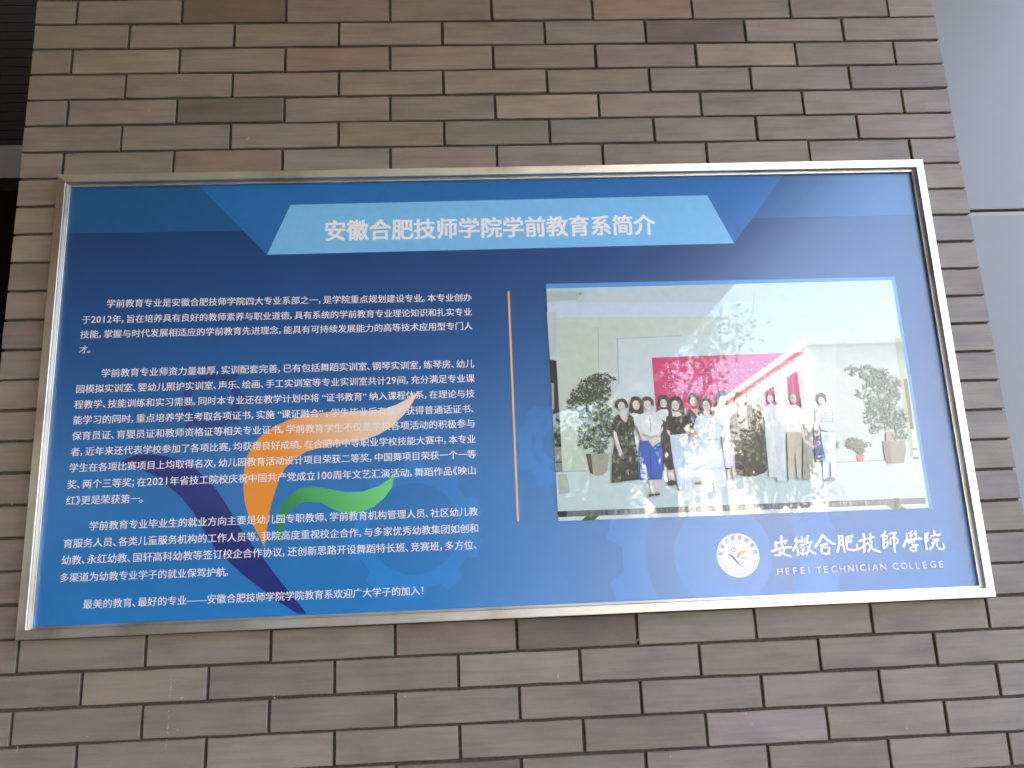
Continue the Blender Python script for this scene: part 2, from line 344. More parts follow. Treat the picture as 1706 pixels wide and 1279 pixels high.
# ================================================================== the notice board
# all measures of the board are metres on the wall: x from the left end of the first joint, z relative to ZG
BY = -.012                                                # face of the printed panel
board = empty('notice_board', (1.007, 0, ZG-1.483)); tag(board, 'blue printed notice board in a brushed steel frame, with a group photograph at its right', 'notice board')
BI = Matrix.Translation((-1.007, 0, -(ZG-1.483)))
def on_board(o, parent=None):
    o.parent = parent or board
    if parent is None: o.matrix_parent_inverse = BI
    return o
layer = [0]
def shape(name, polys, mat, parent=None, cols=None, y=None):
    """flat printed shapes: polys = list of [(x, z)...], each with an ink colour"""
    me = bpy.data.meshes.new(name); v = []; f = []; fc = []
    for k, p in enumerate(polys):
        if y is None: layer[0] += 1
        yy = BY - (.0001 + layer[0]*.000003) if y is None else y - k*8e-7
        n = len(v); v += [(q[0], yy, ZG+q[1]) for q in p]; f.append(tuple(range(n, n+len(p)))); fc.append(cols[k] if cols else (1, 1, 1))
    me.from_pydata(v, [], f)
    at = me.color_attributes.new('ink', 'FLOAT_COLOR', 'CORNER'); i = 0
    for k, p in enumerate(polys):
        for _ in p: at.data[i].color = (*fc[k], 1); i += 1
    me.materials.append(mat); me.update()
    # triangulate outlines that are not convex, turn every face towards the viewer
    bm = bmesh.new(); bm.from_mesh(me); bmesh.ops.triangulate(bm, faces=[q for q in bm.faces if len(q.verts) > 4])
    for q in bm.faces:
        if q.normal.y > 0: q.normal_flip()
    bm.to_mesh(me); bm.free()
    return on_board(link(name, me), parent)
def smooth(p, n=4):
    """closed outline through the given points (Catmull-Rom)"""
    out = []; L = len(p)
    for i in range(L):
        a, b_, c_, d = p[i-1], p[i], p[(i+1) % L], p[(i+2) % L]
        for k in range(n):
            u = k/n
            out.append(tuple(.5*((2*b_[j]) + (-a[j]+c_[j])*u + (2*a[j]-5*b_[j]+4*c_[j]-d[j])*u*u + (-a[j]+3*b_[j]-3*c_[j]+d[j])*u**3) for j in (0, 1)))
    return out
def ell(cx, cz, rx, rz, n=14, a0=0, a1=2*math.pi):
    return [(cx + rx*math.cos(a0+(a1-a0)*i/n), cz + rz*math.sin(a0+(a1-a0)*i/n)) for i in range(n)]
K = .82
def inkc(r, g, b_): return tuple(min(.93, c/K) for c in lin(r, g, b_))

# ---- steel frame, four mitred rails
OUT = [(.0077, -.478), (2.0066, -.478), (2.0066, -1.482), (.0077, -1.482)]
def prof(k):
    dy = .0030 if k == 0 else 0
    return [(0, -.0002), (0, -.0302-dy), (.0010, -.0313-dy), (.0176, -.0313), (.0188, -.0304), (.0190, -.0262), (.0190, -.0205), (.0203, -.0203), (.0207, -.0188), (.0232, -.0184), (.0238, -.0175), (.0238, -.0112)]
def corner(k, d, y, gap):
    x, z = OUT[k]; sx = 1 if k in (0, 3) else -1; sz = -1 if k in (0, 1) else 1
    return [x + sx*d, y, ZG + z + sz*d]
for k, mt in ((0, M_steel_h), (1, M_steel_v), (2, M_steel_h), (3, M_steel_v)):
    v = []; g = .00012
    for end, ck in ((0, k), (1, (k+1) % 4)):
        for d, y in prof(k):
            p = corner(ck, d, y, 0)
            ax = 0 if k in (0, 2) else 2; ctr = (1.007, 0, ZG-.98)[ax]
            p[ax] += g if p[ax] < ctr else -g
            v.append(tuple(p))
    n = len(prof(k)); f = [(i, i+1, n+i+1, n+i) for i in range(n-1)]
    o = obj('frame_rail', v, f, mt); on_board(o)
    bm = bmesh.new(); bm.from_mesh(o.data); bmesh.ops.recalc_face_normals(bm, faces=bm.faces)
    c_ = max(bm.faces, key=lambda q: q.calc_area())
    if c_.normal.y > 0: bmesh.ops.reverse_faces(bm, faces=bm.faces)
    bm.to_mesh(o.data); bm.free()
o = MB().box((.02, -.010, ZG-1.47), (1.995, -.001, ZG-.49)).build('back_box', M_darkgap); on_board(o)
# ---- printed ground
PX0, PX1, PZ0, PZ1 = .0290, 1.9856, -1.4605, -.4995
o = obj('print_panel', [(PX0, BY, ZG+PZ0), (PX1, BY, ZG+PZ0), (PX1, BY, ZG+PZ1), (PX0, BY, ZG+PZ1)], [(0, 1, 2, 3)], M_blue); on_board(o)
def gear(cx, cz, r, teeth, ri, a0=0, th=.16):
    out = []
    for i in range(teeth):
        a = a0 + 2*math.pi*i/teeth; w_ = math.pi/teeth
        for da, rr in ((-w_*.62, r), (-w_*.42, r*(1+th)), (w_*.42, r*(1+th)), (w_*.62, r)): out.append((cx+rr*math.cos(a+da), cz+rr*math.sin(a+da)))
    inner = [(cx + ri*math.cos(a0 + 2*math.pi*(i-.62*.5)/(teeth*4)), cz + ri*math.sin(a0 + 2*math.pi*(i-.62*.5)/(teeth*4))) for i in range(teeth*4)]
    return [[out[i], out[(i+1) % len(out)], inner[(i+1) % len(inner)], inner[i]] for i in range(len(out))]
def clip(poly):
    """keep an outline inside the visible print"""
    for ax, lo, s in ((0, PX0, 1), (0, PX1, -1), (1, PZ0, 1), (1, PZ1, -1)):
        out = []
        for i in range(len(poly)):
            p, q = poly[i-1], poly[i]; a, b_ = s*(p[ax]-lo), s*(q[ax]-lo)
            if (a < 0) != (b_ < 0): u = a/(a-b_); out.append((p[0]+(q[0]-p[0])*u, p[1]+(q[1]-p[1])*u))
            if b_ >= 0: out.append(q)
        poly = out
        if len(poly) < 3: return None
    return poly
def gears(lst, mat):
    for polys in lst:
        ps = [q for q in (clip(p) for p in polys) if q]
        layer[0] += 1
        shape('gear_motif', ps, mat, y=BY-.0001-layer[0]*.000003)
gA = [(0.7938, -1.2924), (1.1061, -1.1252), (1.4430, -1.3738)]
gears([gear(*gA[0], .125, 10, .095, .3), gear(*gA[1], .085, 9, .058, .1), gear(*gA[2], .215, 10, .165, .314*1.0), gear(*gA[2], .105, 24, .0005, 0, 0.0)], M_gear)
gears([gear(*gA[1], .050, 8, .035, .2)], M_gear)
# ---- heading
shape('title_band', [clip([(-0.0096, -0.4807), (2.0483, -0.4907), (2.0290, -0.6095), (1.6005, -0.6091), (0.4115, -0.6134), (0.0012, -0.6112)])], M_ink, cols=[inkc(10, 84, 138)])
shape('title_band', [clip([(0.3016, -0.4870), (1.6881, -0.4837), (1.5387, -0.6713), (0.4733, -0.6735)])], M_ink, cols=[inkc(24, 103, 170)])
shape('title_band', [[(0.5229, -0.5527), (1.4872, -0.5490), (1.5388, -0.6706), (0.4733, -0.6728)]], M_ink, cols=[inkc(114, 181, 226)])

# ---- lettering: one outline mesh for each different character, set along the line
GL = {}
def glyphs(chars, off):
    need = sorted(c for c in set(chars) if (c, off) not in GL and c not in ' \u3000')
    tmp = []
    for ch in need:
        cu = bpy.data.curves.new('g', 'FONT'); cu.body = ch; cu.size = 1; cu.resolution_u = 2; cu.fill_mode = 'FRONT'; cu.offset = off
        ob_ = bpy.data.objects.new('g', cu); COL.objects.link(ob_); tmp.append((ch, ob_))
    dg = bpy.context.evaluated_depsgraph_get()
    for ch, ob_ in tmp:
        me = bpy.data.meshes.new_from_object(ob_.evaluated_get(dg))
        GL[(ch, off)] = ([(v.co.x, v.co.y) for v in me.vertices], [tuple(p.vertices) for p in me.polygons])
        bpy.data.meshes.remove(me)
    for ch, ob_ in tmp:
        cu = ob_.data; bpy.data.objects.remove(ob_); bpy.data.curves.remove(cu)
def adv(ch):
    if ch in '，。、；！': return .52
    if ch in '“”': return .68
    if ch in '《》': return .52
    if ch in '0123456789': return .58
    return 1.0
def text_mesh(name, items, mat, col, parent=None, off=0.):
    shifts = [(0, 0)] if not off else ([(-off, 0), (off, 0)] if off < .015 else [(-off, -off*.6), (off, -off*.6), (-off, off*.6), (off, off*.6)])
    """items: (character, x, z, angle, em width, em height, slant) with x, z the left end of its base line"""
    glyphs([i[0] for i in items], 0); v = []; f = []
    for sx, sz in shifts:
        layer[0] += 1; y = BY - (.0001 + layer[0]*.000003)
        for ch, x, z, an, ew, eh, sl_ in items:
            vs, fs = GL[(ch, 0)]; n = len(v); ca, sa = math.cos(an), math.sin(an); dk = .56/.50 if ch in '0123456789' else 1
            for gx, gy in vs:
                px_, pz_ = gx*ew*dk + gy*eh*sl_ + sx*ew, gy*eh*dk + sz*eh; v.append((x + px_*ca - pz_*sa, y, ZG + z + px_*sa + pz_*ca))
            f += [tuple(n+i for i in q) for q in fs]
    me = bpy.data.meshes.new(name); me.from_pydata(v, [], f)
    at = me.color_attributes.new('ink', 'FLOAT_COLOR', 'CORNER'); at.data.foreach_set('color', [*col, 1.0]*len(at.data))
    me.materials.append(mat); me.update()
    return on_board(link(name, me), parent)
def line(s, ends, hk=1.0, off=0., name='text_line', col=(.90, .90, .92)):
    (xa, za), (xb, zb) = ends; tot = sum(adv(c) for c in s); L = math.hypot(xb-xa, zb-za); em = L/tot*1.003; an = math.atan2(zb-za, xb-xa)
    items = []; u = -.03*em
    for ch in s:
        gx = u - (.48*em if ch == '《' else (.09*em if ch in '，。；' else .04*em if ch == '、' else -.27*em if ch == '“' else 0))
        cx, cz = xa + gx*math.cos(an), za + gx*math.sin(an); bz = .383*em*hk
        items.append((ch, cx + bz*math.sin(an), cz - bz*math.cos(an), an, em, em*hk, 0)); u += adv(ch)*em
    return text_mesh(name, items, M_ink, col, off=off)
TL = []
line('安徽合肥技师学院学前教育系简介', [(0.6010, -0.6178), (1.3579, -0.6195)], 1.05, .026, 'title_text', (.93, .92, .94))
for s, e in [
 ('学前教育专业是安徽合肥技师学院四大专业系部之一，是学院重点规划建设专业。本专业创办', [(0.1283, -0.7790), (0.9282, -0.7858)]),
 ('于2012年，旨在培养具有良好的教师素养与职业道德，具有系统的学前教育专业理论知识和扎实专业', [(0.0776, -0.8149), (0.9276, -0.8197)]),
 ('技能，掌握与时代发展相适应的学前教育先进理念，能具有可持续发展能力的高等技术应用型专门人', [(0.0769, -0.8484), (0.9276, -0.8526)]),
 ('才。', [(0.0774, -0.8826), (0.1062, -0.8828)]),
 ('学前教育专业师资力量雄厚，实训配套完善，已有包括舞蹈实训室、钢琴实训室，练琴房、幼儿', [(0.1278, -0.9365), (0.9290, -0.9393)]),
 ('园模拟实训室、婴幼儿照护实训室、声乐、绘画、手工实训室等专业实训室共计29间，充分满足专业课', [(0.0768, -0.9703), (0.9286, -0.9725)]),
 ('程教学、技能训练和实习需要。同时本专业还在教学计划中将“证书教育”纳入课程体系，在理论与技', [(0.0762, -1.0042), (0.9276, -1.0066)]),
 ('能学习的同时，重点培养学生考取各项证书，实施“课证融合”，学生毕业后有能力获得普通话证书、', [(0.0764, -1.0379), (0.9285, -1.0406)]),
 ('保育员证、育婴员证和教师资格证等相关专业证书。学前教育学生不仅是学校各项活动的积极参与', [(0.0770, -1.0719), (0.9272, -1.0729)]),
 ('者，近年来还代表学校参加了各项比赛，均获得良好成绩。在合肥市中等职业学校技能大赛中，本专业', [(0.0767, -1.1060), (0.9272, -1.1069)]),
 ('学生在各项比赛项目上均取得名次，幼儿园教育活动设计项目荣获二等奖，中国舞项目荣获一个一等', [(0.0766, -1.1397), (0.9268, -1.1399)]),
 ('奖、两个三等奖；在2021年省技工院校庆祝中国共产党成立100周年文艺汇演活动，舞蹈作品《映山', [(0.0751, -1.1745), (0.9262, -1.1747)]),
 ('红》更是荣获第一。', [(0.0754, -1.2079), (0.2364, -1.2088)]),
 ('学前教育专业毕业生的就业方向主要是幼儿园专职教师、学前教育机构管理人员、社区幼儿教', [(0.1260, -1.2618), (0.9268, -1.2620)]),
 ('育服务人员、各类儿童服务机构的工作人员等。我院高度重视校企合作，与多家优秀幼教集团如创和', [(0.0767, -1.2958), (0.9273, -1.2968)]),
 ('幼教、永红幼教、国轩高科幼教等签订校企合作协议，还创新思路开设舞蹈特长班、竞赛班，多方位、', [(0.0760, -1.3290), (0.9259, -1.3310)]),
 ('多渠道为幼教专业学子的就业保驾护航。', [(0.0753, -1.3641), (0.4172, -1.3655)]),
 ('最美的教育、最好的专业——安徽合肥技师学院学院教育系欢迎广大学子的加入！', [(0.1255, -1.4183), (0.8130, -1.4191)])]:
    TL.append((s, e))

# ---- the large faint emblem behind the lettering
def grad_ink(name, a, b_, p0, p1):
    """ink running from colour a at p0 to colour b at p1 (printed blend)"""
    m, t, b = new_mat(name); g = N(t, 'ShaderNodeNewGeometry'); s = N(t, 'ShaderNodeVectorMath', operation='SUBTRACT'); s.inputs[1].default_value = (p0[0], 0, ZG+p0[1])
    t.links.new(g.outputs['Position'], s.inputs[0]); d = Vector((p1[0]-p0[0], 0, p1[1]-p0[1])); L2 = d.length_squared
    dt = N(t, 'ShaderNodeVectorMath', operation='DOT_PRODUCT'); dt.inputs[1].default_value = tuple(d/L2); t.links.new(s.outputs[0], dt.inputs[0])
    t.links.new(ramp(t, dt.outputs['Value'], [(0, a), (1, b_)]), b.inputs['Base Color']); setin(b, Roughness=POSTER_R, IOR=POSTER_IOR); return m
M_org = grad_ink('orange_blend', inkc(222, 136, 32), inkc(232, 205, 180), [(0.5167, -1.1307), (0.7520, -1.0475)][0], [(0.5167, -1.1307), (0.7520, -1.0475)][1])
M_grn = grad_ink('green_blend', inkc(24, 128, 62), inkc(106, 200, 120), [(0.5319, -1.2576), (0.7319, -1.1895)][0], [(0.5319, -1.2576), (0.7319, -1.1895)][1])
cc = [(0.3648, -1.0045), (0.4284, -1.0066), (0.3622, -0.9419)]; rr = math.hypot(cc[1][0]-cc[0][0], 0)*.98
ring = []
for i in range(32):
    a, a2 = 2*math.pi*i/32, 2*math.pi*(i+1)/32
    def rp(q, k): return (cc[0][0]+rr*k*math.cos(q), cc[0][1]+rr*k*math.sin(q))
    ring.append([rp(a, .74), rp(a2, .74), rp(a2, 1), rp(a, 1)])
for i in range(8):
    a = math.pi/4*i+.05; ring.append([rp(a-.16, .98), rp(a+.16, .98), rp(a+.05, 1.2), rp(a, 1.32)])
layer[0] += 1
em_ = shape('large_emblem', ring, M_ink, cols=[inkc(20, 60, 128)]*len(ring), y=BY-.0001-layer[0]*.000003)
shape('emblem_stroke', [[(0.1797, -1.1291), (0.2070, -1.1186), (0.2396, -1.1164), (0.2748, -1.1222), (0.3103, -1.1356), (0.3394, -1.1534), (0.3637, -1.1757), (0.3832, -1.1970), (0.4059, -1.2317), (0.4304, -1.2723), (0.4593, -1.3127), (0.4880, -1.3479), (0.5163, -1.3852), (0.5445, -1.4199), (0.5735, -1.4555), (0.5565, -1.4553), (0.5173, -1.4303), (0.4873, -1.4078), (0.4455, -1.3757), (0.4077, -1.3403), (0.3914, -1.3283), (0.3769, -1.3070), (0.3573, -1.2765), (0.3374, -1.2432), (0.3102, -1.2094), (0.2788, -1.1825), (0.2658, -1.1697), (0.2323, -1.1520), (0.1936, -1.1339)]], M_ink, em_, [inkc(12, 34, 114)])
shape('emblem_stroke', [[(0.8083, -0.9978), (0.7851, -1.0134), (0.7606, -1.0263), (0.7242, -1.0376), (0.6758, -1.0384), (0.6157, -1.0378), (0.5676, -1.0424), (0.5318, -1.0510), (0.5011, -1.0648), (0.4730, -1.0834), (0.4547, -1.1046), (0.4426, -1.1307), (0.4377, -1.1617), (0.4375, -1.1940), (0.4417, -1.2261), (0.4507, -1.2545), (0.4630, -1.2782), (0.4752, -1.2995), (0.4849, -1.3194), (0.4877, -1.2929), (0.4903, -1.2631), (0.4966, -1.2306), (0.5030, -1.2072), (0.5120, -1.1762), (0.5244, -1.1553), (0.5430, -1.1368), (0.5688, -1.1218), (0.5996, -1.1145), (0.6401, -1.1085), (0.6879, -1.1017), (0.7191, -1.0917), (0.7479, -1.0755), (0.7750, -1.0492), (0.7947, -1.0224)]], M_org, em_)
shape('emblem_stroke', [[(0.7535, -1.1801), (0.7217, -1.2011), (0.6864, -1.2117), (0.6509, -1.2115), (0.6156, -1.2030), (0.5801, -1.1964), (0.5520, -1.2007), (0.5311, -1.2154), (0.5153, -1.2360), (0.5077, -1.2591), (0.5100, -1.3122), (0.5171, -1.3125), (0.5231, -1.2736), (0.5318, -1.2506), (0.5480, -1.2337), (0.5687, -1.2286), (0.5971, -1.2308), (0.6206, -1.2435), (0.6418, -1.2536), (0.6614, -1.2575), (0.6814, -1.2551), (0.7100, -1.2443), (0.7336, -1.2251), (0.7480, -1.2045)]], M_grn, em_)
for s, e in TL: line(s, e, 1.0, .011)
shape('divider_line', [[(1.0104, -0.7738), (1.0148, -0.7739), (1.0143, -1.2859), (1.0102, -1.2861)]], M_ink, cols=[inkc(235, 172, 105)])

# ---- the seal, the brush-written college name and its English line
sc0, scx, scz = [(1.4745, -1.3750), (1.5201, -1.3756), (1.4791, -1.3296)]; SR = .5*(math.hypot(scx[0]-sc0[0], scx[1]-sc0[1]) + math.hypot(scz[0]-sc0[0], scz[1]-sc0[1]))
seal = shape('college_seal', [ell(*sc0, SR, SR, 48)], M_ink, cols=[(.80, .80, .88)])
def ringp(r0, r1, n=40, a0=0, a1=2*math.pi):
    return [[(sc0[0]+r*math.cos(a0+(a1-a0)*(i+k)/n), sc0[1]+r*math.sin(a0+(a1-a0)*(i+k)/n)) for r, k in ((r0, 0), (r0, 1), (r1, 1), (r1, 0))] for i in range(n)]
def lay(name, polys, col, parent):
    return shape(name, polys, M_ink, parent, [col]*len(polys))
lay('seal_ring', ringp(SR*.70, SR*.715) + ringp(SR*.93, SR*.95), (.50, .50, .60), seal)
lay('seal_ring', ringp(SR*.79, SR*.83, 44, math.pi*1.08, math.pi*1.92)[::2], (.45, .45, .58), seal)
its = []
for i, ch in enumerate('安徽合肥技師學院'):
    a = rad(172 - i*23.4); e = SR*.20; cx, cz = sc0[0]+SR*.82*math.cos(a), sc0[1]+SR*.82*math.sin(a); an = a - math.pi/2
    its.append((ch, cx - e*.5*math.cos(an) + e*.38*math.sin(an), cz - e*.5*math.sin(an) - e*.38*math.cos(an), an, e, e, 0))
text_mesh('seal_text', its, M_ink, (.22, .22, .34), seal, .02)
h0 = [(1.4653, -1.3631)][0]
lay('seal_figure', [[(h0[0]+r*math.cos(2*math.pi*(i+k)/14), h0[1]+r*math.sin(2*math.pi*(i+k)/14)) for r, k in ((.0034, 0), (.0034, 1), (.0048, 1), (.0048, 0))] for i in range(14)], (.16, .17, .40), seal)
shape('seal_figure', [[(1.4505, -1.3720), (1.4572, -1.3714), (1.4624, -1.3746), (1.4674, -1.3801), (1.4711, -1.3867), (1.4760, -1.3933), (1.4826, -1.3986), (1.4788, -1.3976), (1.4717, -1.3920), (1.4658, -1.3849), (1.4609, -1.3788), (1.4569, -1.3744)]], M_ink, seal, [(.10, .09, .24)])
shape('seal_figure', [[(1.4948, -1.3675), (1.4888, -1.3660), (1.4810, -1.3662), (1.4758, -1.3687), (1.4720, -1.3734), (1.4720, -1.3787), (1.4752, -1.3847), (1.4753, -1.3805), (1.4772, -1.3763), (1.4815, -1.3727), (1.4884, -1.3703)]], M_ink, seal, [(.75, .36, .12)])
shape('seal_figure', [[(1.4957, -1.3800), (1.4906, -1.3811), (1.4851, -1.3800), (1.4797, -1.3793), (1.4763, -1.3816), (1.4806, -1.3812), (1.4859, -1.3828), (1.4915, -1.3822)]], M_ink, seal, [(.28, .42, .42)])

def brush(pts):
    """a brush stroke: (x, z, width) along its middle, rounded at both ends"""
    L, Rr = [], []
    for i, (x, z, wd) in enumerate(pts):
        a = pts[max(0, i-1)]; b_ = pts[min(len(pts)-1, i+1)]; dx, dz = b_[0]-a[0], b_[1]-a[1]; l = math.hypot(dx, dz) or 1
        nx, nz = -dz/l*wd/2, dx/l*wd/2; L.append((x+nx, z+nz)); Rr.append((x-nx, z-nz))
    return [[L[i], L[i+1], Rr[i+1], Rr[i]] for i in range(len(pts)-1)] + [ell(x, z, wd/2, wd/2, 8) for x, z, wd in pts]
def brushed(strokes, name):
    polys = []
    for s in strokes:
        q = [(p[0], p[1], p[2]*1.35) for p in s]; polys += brush(q)
    return lay(name, polys, (.84, .85, .93), None)
for strokes in [
 [ # an
  [(1.57146, -1.33939, 0.00413), (1.57097, -1.34881, 0.00437), (1.57062, -1.35704, 0.00412)], [(1.55796, -1.35066, 0.00412), (1.55748, -1.36005, 0.00509)], [(1.55829, -1.35303, 0.00267), (1.56948, -1.35111, 0.00291), (1.58136, -1.34863, 0.00389), (1.57824, -1.35440, 0.00316)],
  [(1.54727, -1.36962, 0.00411), (1.55923, -1.36599, 0.00339), (1.57545, -1.36252, 0.00315), (1.59007, -1.36251, 0.00340)], [(1.57216, -1.35946, 0.00315), (1.56501, -1.36857, 0.00339), (1.56326, -1.37318, 0.00315), (1.57266, -1.37590, 0.00290), (1.58656, -1.38172, 0.00339)], [(1.57646, -1.36432, 0.00291), (1.57187, -1.37235, 0.00339), (1.56265, -1.37842, 0.00314), (1.55365, -1.37748, 0.00363)]],
 [ # hui
  [(1.60401, -1.34302, 0.00365), (1.59951, -1.34993, 0.00316)], [(1.60559, -1.35017, 0.00340), (1.59945, -1.36053, 0.00340), (1.59348, -1.36969, 0.00339)], [(1.60113, -1.36177, 0.00316), (1.60382, -1.36775, 0.00340), (1.60289, -1.37944, 0.00363)],
  [(1.61519, -1.34169, 0.00268), (1.61518, -1.35172, 0.00268)], [(1.61013, -1.34799, 0.00243), (1.61063, -1.35390, 0.00267), (1.62011, -1.35133, 0.00268), (1.62128, -1.34488, 0.00244)], [(1.60931, -1.35974, 0.00219), (1.62000, -1.35722, 0.00219)], [(1.61735, -1.35888, 0.00219), (1.61056, -1.36450, 0.00243), (1.61981, -1.36368, 0.00243), (1.61106, -1.37039, 0.00243), (1.62037, -1.36900, 0.00243)], [(1.61537, -1.36704, 0.00243), (1.61369, -1.37870, 0.00315)], [(1.60867, -1.37499, 0.00267), (1.61020, -1.37739, 0.00267)], [(1.61958, -1.37542, 0.00267), (1.61754, -1.37710, 0.00267)],
  [(1.62873, -1.34103, 0.00366), (1.62566, -1.35096, 0.00316), (1.62175, -1.35788, 0.00292)], [(1.62630, -1.35570, 0.00268), (1.63640, -1.35315, 0.00316)], [(1.63299, -1.35596, 0.00316), (1.62802, -1.36636, 0.00364), (1.62157, -1.37901, 0.00339)], [(1.62481, -1.36271, 0.00292), (1.63140, -1.37354, 0.00364), (1.64059, -1.37801, 0.00340)]],
 [ # he
  [(1.66059, -1.34109, 0.00415), (1.65245, -1.35200, 0.00414), (1.64168, -1.36455, 0.00438)], [(1.66235, -1.34175, 0.00415), (1.67089, -1.35154, 0.00390), (1.67980, -1.35839, 0.00390), (1.68574, -1.35980, 0.00317)], [(1.65430, -1.36151, 0.00316), (1.66251, -1.35948, 0.00317), (1.66883, -1.35796, 0.00317)], [(1.66860, -1.35972, 0.00292), (1.65689, -1.36515, 0.00292), (1.67256, -1.36694, 0.00365), (1.66981, -1.37389, 0.00413), (1.66989, -1.37800, 0.00413)], [(1.65385, -1.36973, 0.00340), (1.65538, -1.37684, 0.00389), (1.66237, -1.37946, 0.00364), (1.67103, -1.37864, 0.00365)], [(1.65659, -1.36749, 0.00292), (1.65355, -1.37207, 0.00316)]],
 [ # fei
  [(1.69533, -1.34303, 0.00416), (1.69636, -1.35372, 0.00391), (1.69204, -1.36771, 0.00390), (1.68859, -1.37522, 0.00389)], [(1.69525, -1.34362, 0.00367), (1.70389, -1.34336, 0.00391), (1.70292, -1.35516, 0.00366), (1.70317, -1.36697, 0.00366), (1.70434, -1.37643, 0.00341)], [(1.69766, -1.35318, 0.00244), (1.70262, -1.35279, 0.00244)], [(1.69587, -1.36197, 0.00244), (1.70266, -1.36165, 0.00244)], [(1.71335, -1.34610, 0.00342), (1.72477, -1.34358, 0.00416), (1.72055, -1.35644, 0.00342), (1.71070, -1.35665, 0.00318)], [(1.71702, -1.34624, 0.00269), (1.71574, -1.35566, 0.00269)], [(1.71120, -1.34839, 0.00342), (1.70990, -1.36252, 0.00342), (1.71107, -1.37200, 0.00366), (1.72180, -1.37419, 0.00390), (1.73180, -1.37282, 0.00366), (1.73265, -1.36224, 0.00293)]],
 [ # ji
  [(1.75004, -1.34200, 0.00417), (1.74961, -1.35385, 0.00392), (1.74796, -1.36560, 0.00391), (1.74684, -1.37794, 0.00415)], [(1.73888, -1.35579, 0.00367), (1.74655, -1.35373, 0.00343), (1.75492, -1.35109, 0.00343)], [(1.73659, -1.37223, 0.00366), (1.74596, -1.36671, 0.00318), (1.75395, -1.36230, 0.00294)], [(1.76493, -1.34139, 0.00344), (1.76308, -1.35437, 0.00343)], [(1.75729, -1.35178, 0.00294), (1.76428, -1.35027, 0.00294), (1.77136, -1.34818, 0.00343)], [(1.75673, -1.36004, 0.00294), (1.76564, -1.35803, 0.00318), (1.76307, -1.36738, 0.00342), (1.75546, -1.37769, 0.00415)], [(1.75868, -1.36366, 0.00294), (1.76695, -1.37461, 0.00367), (1.78033, -1.37985, 0.00367)]],
 [ # shi
  [(1.79755, -1.33790, 0.00344), (1.79484, -1.34374, 0.00344), (1.78879, -1.34707, 0.00368)], [(1.79204, -1.34601, 0.00344), (1.79093, -1.35783, 0.00368), (1.78948, -1.37196, 0.00392)], [(1.79432, -1.34729, 0.00295), (1.80177, -1.34698, 0.00295), (1.79898, -1.35340, 0.00295), (1.79320, -1.35496, 0.00270)], [(1.79225, -1.36144, 0.00270), (1.80056, -1.35939, 0.00294), (1.79734, -1.36873, 0.00318), (1.79070, -1.37201, 0.00343)], [(1.80607, -1.34299, 0.00295), (1.81240, -1.34205, 0.00344), (1.82057, -1.34117, 0.00369), (1.81591, -1.34753, 0.00295)], [(1.80845, -1.35199, 0.00295), (1.80564, -1.35841, 0.00294), (1.80600, -1.36434, 0.00294)], [(1.80967, -1.35204, 0.00270), (1.81845, -1.35120, 0.00270), (1.82274, -1.35552, 0.00295), (1.82247, -1.36144, 0.00295), (1.81844, -1.36365, 0.00294)], [(1.81476, -1.34690, 0.00344), (1.81406, -1.35992, 0.00368), (1.81291, -1.37171, 0.00368), (1.81289, -1.38173, 0.00343)]],
 [ # xue
  [(1.84360, -1.34445, 0.00320), (1.84338, -1.35395, 0.00344), (1.84143, -1.35862, 0.00320)], [(1.84932, -1.34348, 0.00271), (1.85612, -1.33957, 0.00321), (1.85026, -1.34946, 0.00271), (1.85617, -1.34731, 0.00271), (1.84997, -1.35540, 0.00271)], [(1.86423, -1.33929, 0.00321), (1.86356, -1.34760, 0.00345), (1.86307, -1.35472, 0.00320)], [(1.85980, -1.34388, 0.00247), (1.86269, -1.34519, 0.00247)], [(1.83350, -1.37015, 0.00466), (1.83861, -1.36088, 0.00418), (1.84960, -1.35776, 0.00344), (1.86227, -1.35588, 0.00320), (1.87529, -1.35579, 0.00345), (1.87012, -1.35321, 0.00271)], [(1.84624, -1.36355, 0.00319), (1.85776, -1.36104, 0.00344), (1.85307, -1.36738, 0.00319), (1.86517, -1.36904, 0.00295)], [(1.85307, -1.36738, 0.00344), (1.85971, -1.37237, 0.00393), (1.85922, -1.37944, 0.00417), (1.85343, -1.38098, 0.00368), (1.84652, -1.37776, 0.00319)], [(1.84707, -1.37424, 0.00270), (1.85734, -1.37169, 0.00295)]],
 [ # yuan
  [(1.88489, -1.34605, 0.00345), (1.89125, -1.34510, 0.00370), (1.88623, -1.35324, 0.00321), (1.88918, -1.35812, 0.00320), (1.88596, -1.36274, 0.00320)], [(1.88390, -1.34839, 0.00345), (1.88227, -1.36259, 0.00369), (1.88230, -1.37799, 0.00393)], [(1.90436, -1.34084, 0.00346), (1.90464, -1.34681, 0.00346)], [(1.89628, -1.35245, 0.00296), (1.89467, -1.35476, 0.00296)], [(1.89647, -1.35126, 0.00271), (1.90663, -1.34987, 0.00272), (1.91680, -1.34848, 0.00371), (1.91261, -1.35130, 0.00296)], [(1.89894, -1.35909, 0.00271), (1.91032, -1.35775, 0.00271)], [(1.89534, -1.36607, 0.00296), (1.90321, -1.36342, 0.00296), (1.91179, -1.36019, 0.00321)], [(1.90178, -1.36455, 0.00320), (1.89677, -1.37265, 0.00344), (1.88968, -1.37828, 0.00393)], [(1.90681, -1.36415, 0.00320), (1.90557, -1.37181, 0.00345), (1.90944, -1.37847, 0.00369), (1.91919, -1.37945, 0.00394), (1.92162, -1.37600, 0.00345), (1.91988, -1.36763, 0.00271)]]]:
    brushed(strokes, 'brush_character')
its = []
